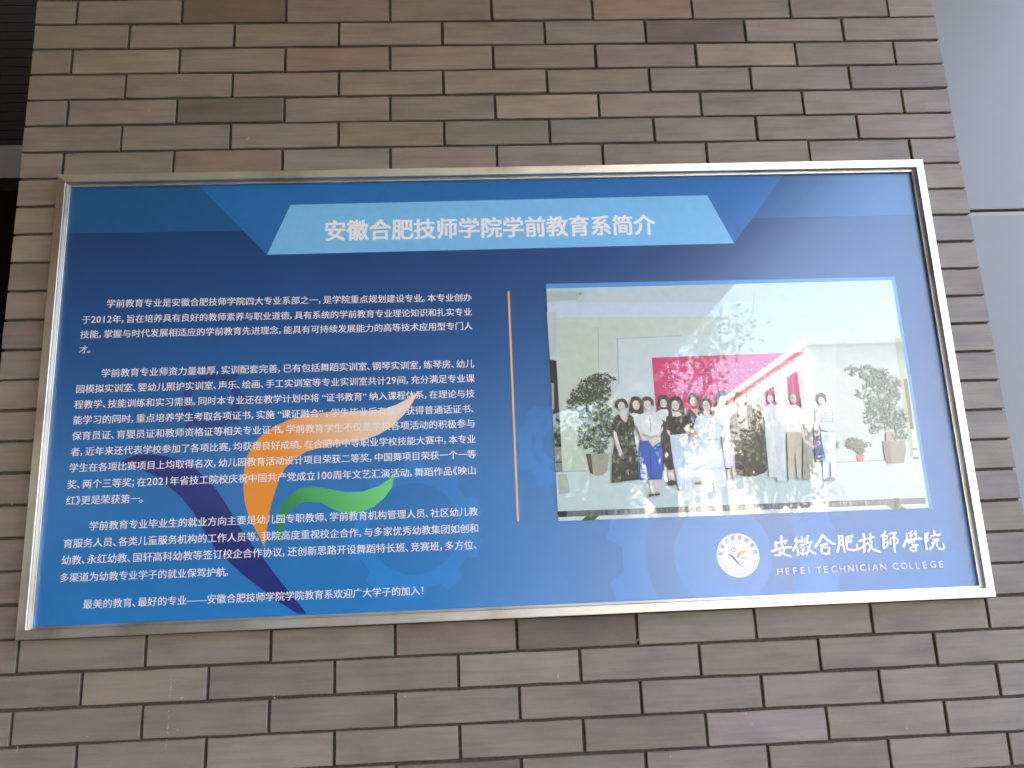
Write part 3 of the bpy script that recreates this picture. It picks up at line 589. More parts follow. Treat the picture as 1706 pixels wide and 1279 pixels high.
for ch, q in zip('HEFEITECHNICIANCOLLEGE', [(1.5534, -1.4188), (1.5713, -1.4188), (1.5876, -1.4186), (1.6037, -1.4186), (1.6203, -1.4189), (1.6381, -1.4191), (1.6539, -1.4189), (1.6701, -1.4186), (1.6877, -1.4187), (1.7055, -1.4183), (1.7233, -1.4182), (1.7322, -1.4180), (1.7500, -1.4178), (1.7591, -1.4182), (1.7756, -1.4183), (1.8028, -1.4179), (1.8203, -1.4179), (1.8388, -1.4180), (1.8530, -1.4185), (1.8682, -1.4177), (1.8846, -1.4174), (1.9039, -1.4179)]):
    its.append((ch, q[0]-.0008, q[1], .006, .0200, .0200, 0))
text_mesh('english_name', its, M_ink, (.80, .82, .93), None, .012)

# ---- the group photograph: a separate glossy print laid on the poster
shape('photo_border', [[(1.0972, -0.7589), (1.9046, -0.7630), (1.9090, -1.2944), (1.9009, -1.2948), (1.9001, -1.2915), (1.8948, -0.7715), (1.0980, -0.7703)]], M_ink, cols=[inkc(72, 142, 205)])
PG = inkc(178, 194, 192)
photo = shape('photo_print', [[(1.0980, -0.7703), (1.8963, -0.7708), (1.9014, -1.2916), (1.0973, -1.2891)]], M_photo, cols=[PG])
def P_(name, polys, cols, par=None):
    if name == 'printed_person': return shape(name, polys, M_cloth, par or photo, [inkc(*c) for c in cols])
    for q, c in zip(polys, cols): o = shape(name, [q], M_photo, par or photo, [inkc(*c)])
    return o
P_('printed_ceiling', [[(1.0980, -0.7703), (1.8963, -0.7708), (1.8958, -0.8592), (1.0985, -0.8399)], [(1.0990, -0.7775), (1.1860, -0.7798), (1.1644, -0.7992), (1.0977, -0.8017)], [(1.0977, -0.8031), (1.8956, -0.8232), (1.8963, -0.8563), (1.0986, -0.8385)], [(1.1695, -0.7822), (1.1776, -0.7825), (1.1774, -0.7867), (1.1706, -0.7866)]], [(176, 192, 196), (158, 180, 170), (182, 200, 214), (110, 130, 130)])
P_('printed_wall', [[(1.1187, -0.8404), (1.8958, -0.8592), (1.8954, -1.1856), (1.1095, -1.1826)], [(1.1187, -0.8404), (1.2092, -0.8641), (1.1910, -1.1855), (1.1095, -1.1826)], [(1.2507, -0.8904), (1.4028, -0.8885), (1.6773, -0.8886), (1.6625, -1.0639), (1.2403, -1.0769)], [(1.7478, -0.9006), (1.8807, -0.9044), (1.8848, -1.1839), (1.7100, -1.1856)]], [(182, 196, 186), (178, 194, 178), (184, 200, 202), (176, 190, 182)])
P_('printed_wall', [[(1.2085, -0.8640), (1.2106, -0.8641), (1.2041, -0.9950), (1.2021, -0.9950)], [(1.2494, -0.8904), (1.2527, -0.8905), (1.2486, -0.9964), (1.2453, -0.9963)], [(1.2466, -0.8911), (1.3974, -0.8884), (1.3972, -0.8912), (1.2464, -0.8939)], [(1.8821, -0.9044), (1.9002, -0.9134), (1.8899, -1.0985), (1.8852, -1.1813), (1.8772, -1.1810), (1.8805, -1.0162)]], [(158, 174, 168), (158, 174, 170), (162, 178, 176), (148, 168, 140)])
P_('printed_column', [[(1.0965, -0.8257), (1.1181, -0.8263), (1.1121, -0.9390), (1.0976, -0.9358)], [(1.0976, -0.9358), (1.1121, -0.9390), (1.1123, -1.1307), (1.0980, -1.1302)], [(1.0982, -0.9890), (1.1035, -0.9892), (1.1017, -1.0483), (1.0965, -1.0482)], [(1.0980, -1.1302), (1.1123, -1.1307), (1.1119, -1.1852), (1.0978, -1.1847)], [(1.0963, -1.1627), (1.1119, -1.1632), (1.1117, -1.1658), (1.0962, -1.1653)], [(1.0966, -1.1828), (1.1133, -1.1833), (1.1132, -1.1866), (1.0964, -1.1860)], [(1.8879, -1.0040), (1.8975, -1.0043), (1.8949, -1.1189), (1.8868, -1.1186)], [(1.8843, -1.1613), (1.8964, -1.1617), (1.8960, -1.1644), (1.8852, -1.1640)], [(1.8826, -1.1812), (1.8954, -1.1810), (1.8949, -1.1842), (1.8834, -1.1845)]],
   [(170, 186, 186), (20, 24, 20), (140, 150, 150), (116, 124, 116), (28, 34, 30), (24, 30, 26), (86, 84, 70), (84, 96, 84), (40, 54, 48)])
P_('printed_floor', [[(1.0978, -1.1847), (1.3237, -1.1889), (1.7099, -1.1863), (1.8981, -1.1857), (1.8969, -1.2694), (1.0972, -1.2683)], [(1.1108, -1.1834), (1.1651, -1.1846), (1.1650, -1.1861), (1.1107, -1.1852)], [(1.7114, -1.1850), (1.8175, -1.1842), (1.8172, -1.1861), (1.7112, -1.1870)], [(1.1014, -1.1900), (1.1207, -1.1907), (1.1262, -1.2294), (1.1016, -1.2336)]], [(180, 198, 197), (130, 145, 142), (120, 138, 136), (160, 172, 160)])
P_('printed_floor', [[(1.0971, -1.2687), (1.8969, -1.2694), (1.8956, -1.2823), (1.0978, -1.2809)], [(1.0971, -1.2687), (1.1163, -1.2688), (1.1157, -1.2807), (1.0978, -1.2809)], [(1.0978, -1.2809), (1.8956, -1.2823), (1.8961, -1.2914), (1.0980, -1.2891)], [(1.1592, -1.2801), (1.1848, -1.2805), (1.1739, -1.2901), (1.1458, -1.2897)], [(1.8059, -1.2815), (1.8391, -1.2815), (1.8509, -1.2916), (1.8217, -1.2914)], [(1.8265, -1.2681), (1.8397, -1.2686), (1.8338, -1.2903), (1.8245, -1.2900)]], [(88, 98, 100), (14, 32, 26), (190, 204, 204), (60, 76, 64), (100, 110, 92), (30, 60, 36)])

rs = random.Random(4)
# crowd marks and streaks in the dark strip along the foot of the picture
mk = []; mc = []
q = [(1.1188, -1.2698), (1.8155, -1.2703), (1.1183, -1.2798), (1.8140, -1.2806)]
for i in range(120):
    u = (i + rs.random())/120; x = q[0][0] + (q[1][0]-q[0][0])*u; za = q[0][1] + (q[1][1]-q[0][1])*u; zb = q[2][1] + (q[3][1]-q[2][1])*u; w_ = rs.uniform(.001, .005)
    g = rs.uniform(.03, .25) if u < .42 else rs.uniform(.16, .42); a = rs.uniform(0, .5); bq = rs.uniform(.55, 1)
    mk.append([(x, za+(zb-za)*a), (x+w_, za+(zb-za)*a), (x+w_, za+(zb-za)*bq), (x, za+(zb-za)*bq)]); mc.append((g, g*1.04, g*rs.uniform(.95, 1.2)))
shape('printed_floor', mk, M_photo, photo, mc)
ROWS = [[(1.3533, -0.9600), (1.6411, -0.9604)], [(1.3413, -0.9747), (1.6461, -0.9758)], [(1.3401, -0.9897), (1.6442, -0.9910)], [(1.3442, -1.0049), (1.6329, -1.0057)], [(1.3510, -1.0200), (1.6068, -1.0200)]]
# red wall banner with its lines of white characters (too small to read)
bn = P_('printed_banner', [[(1.3251, -0.9385), (1.6671, -0.9361), (1.6635, -1.0775), (1.3245, -1.0663)]], [(196, 40, 104)])
mk = []; mc = []
for e in ROWS:
    n = 24
    for i in range(n):
        u = i/n; x = e[0][0] + (e[1][0]-e[0][0])*u; z = e[0][1] + (e[1][1]-e[0][1])*u; w_ = (e[1][0]-e[0][0])/n
        if rs.random() < .12: continue
        for _ in range(4):
            xx = x + rs.uniform(0, .6)*w_; zz = z + rs.uniform(-.004, .004); h = rs.choice((.0011, .005)); ww = .0055 if h < .002 else .0012
            mk.append([(xx, zz), (xx+ww, zz), (xx+ww, zz+h), (xx, zz+h)]); mc.append((.72, .45, .58))
layer[0] += 1; shape('banner_lettering', mk, M_photo, photo, mc, BY-.0001-layer[0]*.000003); layer[0] += 70
# potted plants
def foliage(name, blobs, n, dark, light, size, par=None):
    ps, cs = [], []
    for _ in range(n):
        cx, cz, rx, rz = rs.choices(blobs, weights=[q[2]*q[3] for q in blobs])[0]; a = rs.uniform(0, 6.28); k = math.sqrt(rs.random()); x = cx + rx*k*math.cos(a); z = cz + rz*k*math.sin(a)
        an = rs.uniform(0, 6.28); L = size*rs.uniform(.6, 1.5); wd = L*.35; c_, s_ = math.cos(an), math.sin(an)
        ps.append([(x-L*c_, z-L*s_), (x-wd*s_, z+wd*c_), (x+L*c_, z+L*s_), (x+wd*s_, z-wd*c_)]); u = rs.random()
        cs.append(tuple(dark[j]*(1-u)+light[j]*u for j in range(3)))
    layer[0] += 1; o = shape(name, ps, M_photo, photo, cs, BY-.0001-layer[0]*.000003); layer[0] += int(n*8e-7/.000003)+1; return o
def blobs(b): return [(p[0], p[1], rx/770, rz/770) for (p, rx, rz) in b]
P_('printed_pot', [[(1.1647, -1.1482), (1.2169, -1.1487), (1.2078, -1.1874), (1.1982, -1.1948), (1.1800, -1.1954), (1.1712, -1.1899)], [(1.1647, -1.1482), (1.1751, -1.1485), (1.1775, -1.1928), (1.1712, -1.1899)]], [(150, 146, 130), (70, 48, 40)])
BL = [(1.1861, -0.9945), (1.2067, -0.9856), (1.1620, -1.0208), (1.1840, -1.0282), (1.2047, -1.0154), (1.1439, -1.0363), (1.2267, -0.9849), (1.1819, -1.0616), (1.2082, -1.0625), (1.1794, -1.1014), (1.2012, -1.1087), (1.1649, -1.1246), (1.1943, -1.1348), (1.2157, -1.0894)]
foliage('printed_plant', [(p[0], p[1], r1/770, r2/770) for p, r1, r2 in zip(BL, (22, 20, 18, 22, 18, 12, 10, 22, 18, 22, 18, 12, 14, 12), (14, 12, 16, 14, 18, 12, 5, 14, 18, 18, 18, 10, 10, 20))], 1300, (.010, .030, .016), (.10, .17, .10), .0040)
P_('printed_pot', [[(1.8194, -1.1431), (1.8694, -1.1435), (1.8689, -1.1648), (1.8606, -1.1923), (1.8242, -1.1930), (1.8190, -1.1829)], [(1.8194, -1.1431), (1.8342, -1.1436), (1.8323, -1.1926), (1.8242, -1.1930), (1.8190, -1.1829)], [(1.8291, -1.1234), (1.8479, -1.1240), (1.8434, -1.1452), (1.8273, -1.1447)], [(1.7575, -1.1715), (1.7742, -1.1721), (1.7703, -1.1851), (1.7583, -1.1847)]], [(128, 124, 112), (100, 98, 90), (150, 140, 130), (190, 70, 80)])
BL = [(1.7728, -0.9811), (1.8088, -0.9891), (1.8350, -0.9982), (1.8600, -1.0156), (1.8180, -1.0212), (1.8491, -1.0427), (1.8005, -1.0480), (1.8247, -1.0692), (1.8567, -1.0838), (1.8015, -1.0888), (1.8334, -1.1033), (1.8682, -1.0977), (1.8044, -1.1158), (1.8529, -1.1268), (1.8699, -1.1314), (1.7791, -1.0350)]
foliage('printed_plant', [(p[0], p[1], r1/770, r2/770) for p, r1, r2 in zip(BL, (12, 18, 20, 16, 20, 20, 12, 22, 18, 14, 18, 12, 8, 10, 6, 5), (9, 14, 16, 14, 12, 16, 10, 16, 16, 14, 12, 14, 8, 12, 8, 6))], 900, (.06, .11, .085), (.24, .33, .27), .0040)  # leaf inks paled to stand in for the weak house reflection
BL = [(1.7504, -1.1447), (1.7604, -1.1504), (1.7679, -1.1546), (1.7834, -1.1498), (1.7684, -1.1413), (1.7189, -1.1490)]
foliage('printed_plant', [(p[0], p[1], r1/770, r2/770) for p, r1, r2 in zip(BL, (11, 10, 9, 8, 6, 3), (10, 11, 12, 4, 6, 6))], 200, (.03, .06, .045), (.16, .22, .17), .0035)
# the people standing in the picture
SK = (205, 188, 182); SK2 = (190, 165, 150); HR = (48, 42, 44)
def person(polys): 
    return P_('printed_person', [p for p, c in polys], [c for p, c in polys])
def E_(p, rx, rz): return ell(p[0], p[1], rx/4100, rz/4100, 12)
person([(smooth([(1.2682, -1.0432), (1.2720, -1.0282), (1.2850, -1.0258), (1.2942, -1.0357), (1.2963, -1.0630), (1.2877, -1.0655), (1.2735, -1.0650), (1.2655, -1.0592)], 2), HR), ([(1.2656, -1.0645), (1.2745, -1.0623), (1.2867, -1.0652), (1.2876, -1.0853), (1.2795, -1.0950), (1.2679, -1.0846)], (205, 208, 205)), (E_([(1.2813, -1.0449)][0], 33, 44), SK), (E_([(1.2784, -1.0433)][0], 7, 2.6), (95, 78, 78)), (E_([(1.2844, -1.0435)][0], 7, 2.6), (95, 78, 78)), (E_([(1.2809, -1.0499)][0], 11, 3.5), (185, 140, 136))])
person([(smooth([(1.3299, -1.0457), (1.3336, -1.0278), (1.3452, -1.0236), (1.3546, -1.0313), (1.3546, -1.0546), (1.3482, -1.0572), (1.3340, -1.0567), (1.3285, -1.0537)], 2), HR), ([(1.3243, -1.0627), (1.3347, -1.0567), (1.3497, -1.0572), (1.3550, -1.0675), (1.3521, -1.0874), (1.3322, -1.0868)], (208, 210, 208)), ([(1.3331, -1.0768), (1.3471, -1.0873), (1.3541, -1.1224), (1.3514, -1.1887), (1.3286, -1.1903), (1.3319, -1.1216)], (44, 42, 36)), ([(1.3384, -1.1907), (1.3508, -1.1899), (1.3533, -1.2179), (1.3408, -1.2199)], SK), ([(1.3363, -1.2161), (1.3441, -1.2103), (1.3548, -1.2143), (1.3554, -1.2216), (1.3454, -1.2237), (1.3358, -1.2221)], (38, 38, 38)), (E_([(1.3418, -1.0431)][0], 30, 40), SK), (E_([(1.3390, -1.0415)][0], 7, 2.6), (95, 78, 78)), (E_([(1.3450, -1.0416)][0], 7, 2.6), (95, 78, 78)), (E_([(1.3414, -1.0481)][0], 11, 3.5), (185, 140, 136))])
person([([(1.3887, -1.0686), (1.4008, -1.0589), (1.4198, -1.0570), (1.4261, -1.0698), (1.4217, -1.0897), (1.4043, -1.1029), (1.3880, -1.1036)], (52, 52, 40)), ([(1.4009, -1.0576), (1.4184, -1.0582), (1.4131, -1.0744), (1.4099, -1.0693)], SK2), ([(1.3910, -1.0987), (1.4044, -1.1017), (1.4147, -1.1244), (1.4081, -1.1292), (1.3943, -1.1163)], SK2), ([(1.3916, -1.1187), (1.4147, -1.1244), (1.4048, -1.2174), (1.3865, -1.2167)], (190, 200, 212)), ([(1.3948, -1.2194), (1.4097, -1.2175), (1.4242, -1.2205), (1.4215, -1.2233), (1.3969, -1.2229)], (60, 62, 62)), (smooth([(1.3980, -1.0431), (1.4015, -1.0267), (1.4104, -1.0229), (1.4199, -1.0288), (1.4190, -1.0466), (1.4080, -1.0490)], 2), HR), (E_([(1.4087, -1.0414)][0], 33, 46), SK2), (E_([(1.4058, -1.0398)][0], 7, 2.6), (95, 78, 78)), (E_([(1.4118, -1.0400)][0], 7, 2.6), (95, 78, 78)), (E_([(1.4082, -1.0465)][0], 11, 3.5), (185, 140, 136))])
person([(smooth([(1.4588, -1.0504), (1.4625, -1.0259), (1.4749, -1.0183), (1.4857, -1.0266), (1.4852, -1.0485), (1.4884, -1.0541), (1.4815, -1.0524), (1.4615, -1.0517)], 2), HR), ([(1.4498, -1.0579), (1.4631, -1.0508), (1.4831, -1.0514), (1.4997, -1.0621), (1.4881, -1.0769), (1.4830, -1.1268), (1.4676, -1.1312), (1.4506, -1.1007)], (192, 206, 204)), ([(1.4631, -1.1261), (1.4914, -1.1420), (1.4903, -1.1887), (1.4655, -1.1891)], (196, 192, 208)), ([(1.4667, -1.1891), (1.4741, -1.1894), (1.4715, -1.2149), (1.4666, -1.2147)], SK), ([(1.4792, -1.1883), (1.4878, -1.1887), (1.4841, -1.2129), (1.4789, -1.2152)], SK), (E_([(1.4702, -1.1917)][0], 22, 8), (60,50,60)), ([(1.4646, -1.1112), (1.4768, -1.1141), (1.4795, -1.1366), (1.4676, -1.1312)], SK2), (E_([(1.4734, -1.0410)][0], 32, 46), SK), (E_([(1.4705, -1.0394)][0], 7, 2.6), (95, 78, 78)), (E_([(1.4765, -1.0395)][0], 7, 2.6), (95, 78, 78)), (E_([(1.4729, -1.0460)][0], 11, 3.5), (185, 140, 136))])
person([(smooth([(1.5254, -1.0528), (1.5292, -1.0282), (1.5419, -1.0189), (1.5540, -1.0262), (1.5546, -1.0484), (1.5467, -1.0535)], 2), HR), ([(1.5250, -1.0604), (1.5359, -1.0531), (1.5485, -1.0536), (1.5625, -1.0642), (1.5621, -1.0793), (1.5516, -1.0941), (1.5677, -1.1297), (1.5720, -1.1794), (1.5495, -1.2031), (1.5213, -1.2118), (1.4897, -1.2058), (1.4953, -1.1767), (1.5163, -1.1428), (1.5230, -1.1032)], (60, 56, 44)), ([(1.5363, -1.0494), (1.5477, -1.0497), (1.5452, -1.0611), (1.5376, -1.0608)], SK2), (E_([(1.5407, -1.0393)][0], 34, 44), SK), (E_([(1.5378, -1.0377)][0], 7, 2.6), (95, 78, 78)), (E_([(1.5439, -1.0379)][0], 7, 2.6), (95, 78, 78)), (E_([(1.5402, -1.0444)][0], 11, 3.5), (185, 140, 136))])
person([(smooth([(1.5723, -1.0442), (1.5766, -1.0290), (1.5854, -1.0293), (1.5878, -1.0421), (1.5796, -1.0469)], 2), (120,110,110)), ([(1.5628, -1.0616), (1.5818, -1.0496), (1.5955, -1.0627), (1.5902, -1.1304), (1.5830, -1.2141), (1.5583, -1.2132), (1.5602, -1.1294)], (200, 206, 204)), (E_([(1.5798, -1.0406)][0], 28, 38), SK), (E_([(1.5770, -1.0390)][0], 7, 2.6), (95, 78, 78)), (E_([(1.5830, -1.0391)][0], 7, 2.6), (95, 78, 78)), (E_([(1.5792, -1.0457)][0], 11, 3.5), (185, 140, 136))])
person([(smooth([(1.5892, -1.0409), (1.5917, -1.0295), (1.6019, -1.0298), (1.6043, -1.0414), (1.5976, -1.0450)], 2), (70,60,64)), ([(1.5857, -1.0598), (1.6017, -1.0527), (1.6157, -1.0634), (1.6009, -1.1457), (1.5942, -1.2242), (1.5744, -1.2235), (1.5802, -1.1301)], (196, 202, 206)), (E_([(1.5974, -1.0424)][0], 28, 38), SK), (E_([(1.5945, -1.0408)][0], 7, 2.6), (95, 78, 78)), (E_([(1.6006, -1.0410)][0], 7, 2.6), (95, 78, 78)), (E_([(1.5968, -1.0475)][0], 11, 3.5), (185, 140, 136))])
person([(smooth([(1.6219, -1.0432), (1.6247, -1.0305), (1.6340, -1.0270), (1.6408, -1.0336), (1.6404, -1.0438)], 2), (110,90,90)), ([(1.6106, -1.0632), (1.6242, -1.0560), (1.6368, -1.0564), (1.6507, -1.0670), (1.6420, -1.1172), (1.6069, -1.1160)], (214, 216, 212)), ([(1.6082, -1.1161), (1.6420, -1.1172), (1.6269, -1.2205), (1.6195, -1.2203), (1.6222, -1.1564), (1.6071, -1.2198), (1.5997, -1.2196)], (186, 176, 158)), (E_([(1.6314, -1.0422)][0], 31, 44), SK2), (E_([(1.6285, -1.0406)][0], 7, 2.6), (95, 78, 78)), (E_([(1.6346, -1.0408)][0], 7, 2.6), (95, 78, 78)), (E_([(1.6308, -1.0473)][0], 11, 3.5), (185, 140, 136))])
person([(smooth([(1.6463, -1.0618), (1.6500, -1.0416), (1.6622, -1.0355), (1.6714, -1.0435), (1.6703, -1.0626), (1.6611, -1.0648)], 2), (120,100,95)), ([(1.6425, -1.0718), (1.6536, -1.0646), (1.6684, -1.0676), (1.6747, -1.0780), (1.6694, -1.1005), (1.6467, -1.0998)], (214, 216, 212)), ([(1.6467, -1.0998), (1.6681, -1.1005), (1.6541, -1.2215), (1.6318, -1.2207)], (150, 146, 138)), ([(1.6388, -1.0818), (1.6445, -1.0972), (1.6477, -1.1324), (1.6681, -1.1505), (1.6626, -1.1541), (1.6421, -1.1372)], SK), (E_([(1.6599, -1.0546)][0], 30, 40), SK), (E_([(1.6570, -1.0530)][0], 7, 2.6), (95, 78, 78)), (E_([(1.6631, -1.0532)][0], 7, 2.6), (95, 78, 78)), (E_([(1.6592, -1.0597)][0], 11, 3.5), (185, 140, 136))])
person([(smooth([(1.6826, -1.0497), (1.6859, -1.0360), (1.6965, -1.0310), (1.7054, -1.0367), (1.7046, -1.0533), (1.6939, -1.0473)], 2), HR), ([(1.6814, -1.0655), (1.6923, -1.0595), (1.7048, -1.0612), (1.7212, -1.0719), (1.7188, -1.1097), (1.7049, -1.1193), (1.6854, -1.1136), (1.6804, -1.0933)], (196, 204, 214)), ([(1.6847, -1.1186), (1.7149, -1.1197), (1.7044, -1.2184), (1.6945, -1.2181), (1.6971, -1.1788), (1.6845, -1.2177), (1.6771, -1.2175)], (206, 216, 226)), ([(1.6773, -1.0679), (1.6798, -1.0680), (1.6823, -1.1085), (1.6778, -1.1334), (1.6659, -1.1480), (1.6709, -1.0981), (1.6753, -1.0932)], (70, 84, 128)), ([(1.6656, -1.1505), (1.6828, -1.1336), (1.6877, -1.1736), (1.6840, -1.1833), (1.6640, -1.1826)], (78, 92, 136)), ([(1.6768, -1.2199), (1.6945, -1.2181), (1.7039, -1.2221), (1.7009, -1.2261), (1.6786, -1.2253)], (120, 130, 150)), ([(1.6905, -1.0734), (1.6915, -1.0734), (1.6883, -1.0986), (1.6873, -1.0986)], (120, 130, 150)), ([(1.6969, -1.0736), (1.6979, -1.0737), (1.6946, -1.0988), (1.6936, -1.0988)], (120, 130, 150)), ([(1.7032, -1.0738), (1.7042, -1.0739), (1.7009, -1.0991), (1.6999, -1.0990)], (120, 130, 150)), ([(1.7095, -1.0740), (1.7105, -1.0741), (1.7072, -1.0993), (1.7062, -1.0992)], (120, 130, 150)), ([(1.7158, -1.0742), (1.7169, -1.0743), (1.7135, -1.0995), (1.7125, -1.0994)], (120, 130, 150)), ([(1.6877, -1.0759), (1.7180, -1.0769), (1.7179, -1.0779), (1.6876, -1.0769)], (120, 130, 150)), ([(1.6869, -1.0822), (1.7172, -1.0832), (1.7171, -1.0842), (1.6867, -1.0832)], (120, 130, 150)), ([(1.6861, -1.0885), (1.7164, -1.0895), (1.7162, -1.0905), (1.6859, -1.0895)], (120, 130, 150)), ([(1.6853, -1.0948), (1.7156, -1.0958), (1.7154, -1.0968), (1.6851, -1.0958)], (120, 130, 150)), (E_([(1.6941, -1.0494)][0], 30, 40), SK), (E_([(1.6913, -1.0477)][0], 7, 2.6), (95, 78, 78)), (E_([(1.6974, -1.0479)][0], 7, 2.6), (95, 78, 78)), (E_([(1.6935, -1.0544)][0], 11, 3.5), (185, 140, 136))])
person([(smooth([(1.2352, -1.0479), (1.2377, -1.0344), (1.2495, -1.0292), (1.2604, -1.0336), (1.2635, -1.0489), (1.2564, -1.0514), (1.2422, -1.0509)], 2), HR), ([(1.2343, -1.0685), (1.2421, -1.0637), (1.2486, -1.0765), (1.2580, -1.0843), (1.2644, -1.0645), (1.2737, -1.0723), (1.2745, -1.0948), (1.2751, -1.1197), (1.2763, -1.1689), (1.2746, -1.2078), (1.2463, -1.2104), (1.2157, -1.2129), (1.2222, -1.1548), (1.2308, -1.1182), (1.2285, -1.0982), (1.2259, -1.0832)], (46, 48, 42)), ([(1.2410, -1.0612), (1.2608, -1.0618), (1.2612, -1.0744), (1.2556, -1.0830), (1.2463, -1.0739)], SK), ([(1.2261, -1.0982), (1.2331, -1.1034), (1.2375, -1.1283), (1.2445, -1.1507), (1.2381, -1.1553), (1.2298, -1.1329)], SK), ([(1.2717, -1.0997), (1.2762, -1.1048), (1.2802, -1.1347), (1.2782, -1.1445), (1.2749, -1.1394)], SK), ([(1.2357, -1.0835), (1.2375, -1.0836), (1.2371, -1.0886), (1.2354, -1.0885)], (120, 124, 116)), ([(1.2474, -1.0939), (1.2491, -1.0940), (1.2487, -1.0989), (1.2470, -1.0989)], (120, 124, 116)), ([(1.2629, -1.0845), (1.2646, -1.0845), (1.2643, -1.0895), (1.2625, -1.0894)], (120, 124, 116)), ([(1.2664, -1.1045), (1.2681, -1.1046), (1.2677, -1.1095), (1.2660, -1.1095)], (120, 124, 116)), ([(1.2533, -1.1140), (1.2551, -1.1140), (1.2547, -1.1190), (1.2530, -1.1189)], (120, 124, 116)), ([(1.2424, -1.1284), (1.2442, -1.1285), (1.2438, -1.1334), (1.2421, -1.1334)], (120, 124, 116)), ([(1.2593, -1.1340), (1.2610, -1.1340), (1.2606, -1.1389), (1.2589, -1.1389)], (120, 124, 116)), ([(1.2708, -1.1442), (1.2725, -1.1443), (1.2722, -1.1492), (1.2705, -1.1491)], (120, 124, 116)), ([(1.2503, -1.1558), (1.2520, -1.1558), (1.2517, -1.1607), (1.2499, -1.1607)], (120, 124, 116)), ([(1.2323, -1.1674), (1.2340, -1.1674), (1.2337, -1.1723), (1.2320, -1.1722)], (120, 124, 116)), ([(1.2616, -1.1684), (1.2634, -1.1685), (1.2630, -1.1733), (1.2613, -1.1733)], (120, 124, 116)), ([(1.2410, -1.1823), (1.2427, -1.1824), (1.2424, -1.1872), (1.2407, -1.1872)], (120, 124, 116)), ([(1.2236, -1.1866), (1.2253, -1.1866), (1.2250, -1.1915), (1.2233, -1.1914)], (120, 124, 116)), ([(1.2525, -1.1925), (1.2542, -1.1925), (1.2539, -1.1974), (1.2522, -1.1973)], (120, 124, 116)), ([(1.2700, -1.1882), (1.2717, -1.1883), (1.2713, -1.1931), (1.2696, -1.1931)], (120, 124, 116)), ([(1.2348, -1.2015), (1.2365, -1.2016), (1.2361, -1.2064), (1.2344, -1.2063)], (120, 124, 116)), (E_([(1.2489, -1.0476)][0], 33, 44), SK), (E_([(1.2461, -1.0460)][0], 7, 2.6), (95, 78, 78)), (E_([(1.2520, -1.0462)][0], 7, 2.6), (95, 78, 78)), (E_([(1.2486, -1.0526)][0], 11, 3.5), (185, 140, 136))])
person([(smooth([(1.2940, -1.0448), (1.2966, -1.0300), (1.3082, -1.0263), (1.3191, -1.0335), (1.3199, -1.0484), (1.3139, -1.0454)], 2), HR), ([(1.2853, -1.0677), (1.2994, -1.0619), (1.3193, -1.0625), (1.3337, -1.0693), (1.3372, -1.0869), (1.3316, -1.0942), (1.3265, -1.1115), (1.3100, -1.1159), (1.2859, -1.1076), (1.2795, -1.0950), (1.2749, -1.0898)], (206, 212, 208)), ([(1.2985, -1.0581), (1.3146, -1.0586), (1.3138, -1.0686), (1.3014, -1.0682)], SK), ([(1.2795, -1.0950), (1.2882, -1.1102), (1.3045, -1.1232), (1.3255, -1.1090), (1.3356, -1.0919), (1.3360, -1.1019), (1.3191, -1.1261), (1.3106, -1.1394), (1.3009, -1.1379), (1.2873, -1.1226)], SK), ([(1.2834, -1.1249), (1.3019, -1.1243), (1.3106, -1.1394), (1.3290, -1.1265), (1.3310, -1.1463), (1.3290, -1.1854), (1.3246, -1.2096), (1.3025, -1.2100), (1.2770, -1.2079), (1.2788, -1.1690)], (34, 86, 172)), ([(1.3044, -1.1404), (1.3061, -1.1405), (1.3016, -1.2088), (1.2997, -1.2087)], (22, 58, 130)), ([(1.2952, -1.2098), (1.3246, -1.2096), (1.3198, -1.2384), (1.3104, -1.2332), (1.3003, -1.2377)], (196, 190, 186)), ([(1.2928, -1.2398), (1.3039, -1.2390), (1.3047, -1.2439), (1.2948, -1.2459)], (50, 54, 52)), ([(1.3063, -1.2391), (1.3178, -1.2383), (1.3174, -1.2431), (1.3071, -1.2439)], (50, 54, 52)), ([(1.3081, -1.0709), (1.3091, -1.0710), (1.3098, -1.1060), (1.3084, -1.1059)], (110,118,116)), (E_([(1.3064, -1.0457)][0], 33, 44), SK), (E_([(1.3035, -1.0441)][0], 7, 2.6), (95, 78, 78)), (E_([(1.3095, -1.0443)][0], 7, 2.6), (95, 78, 78)), (E_([(1.3060, -1.0507)][0], 11, 3.5), (185, 140, 136))])
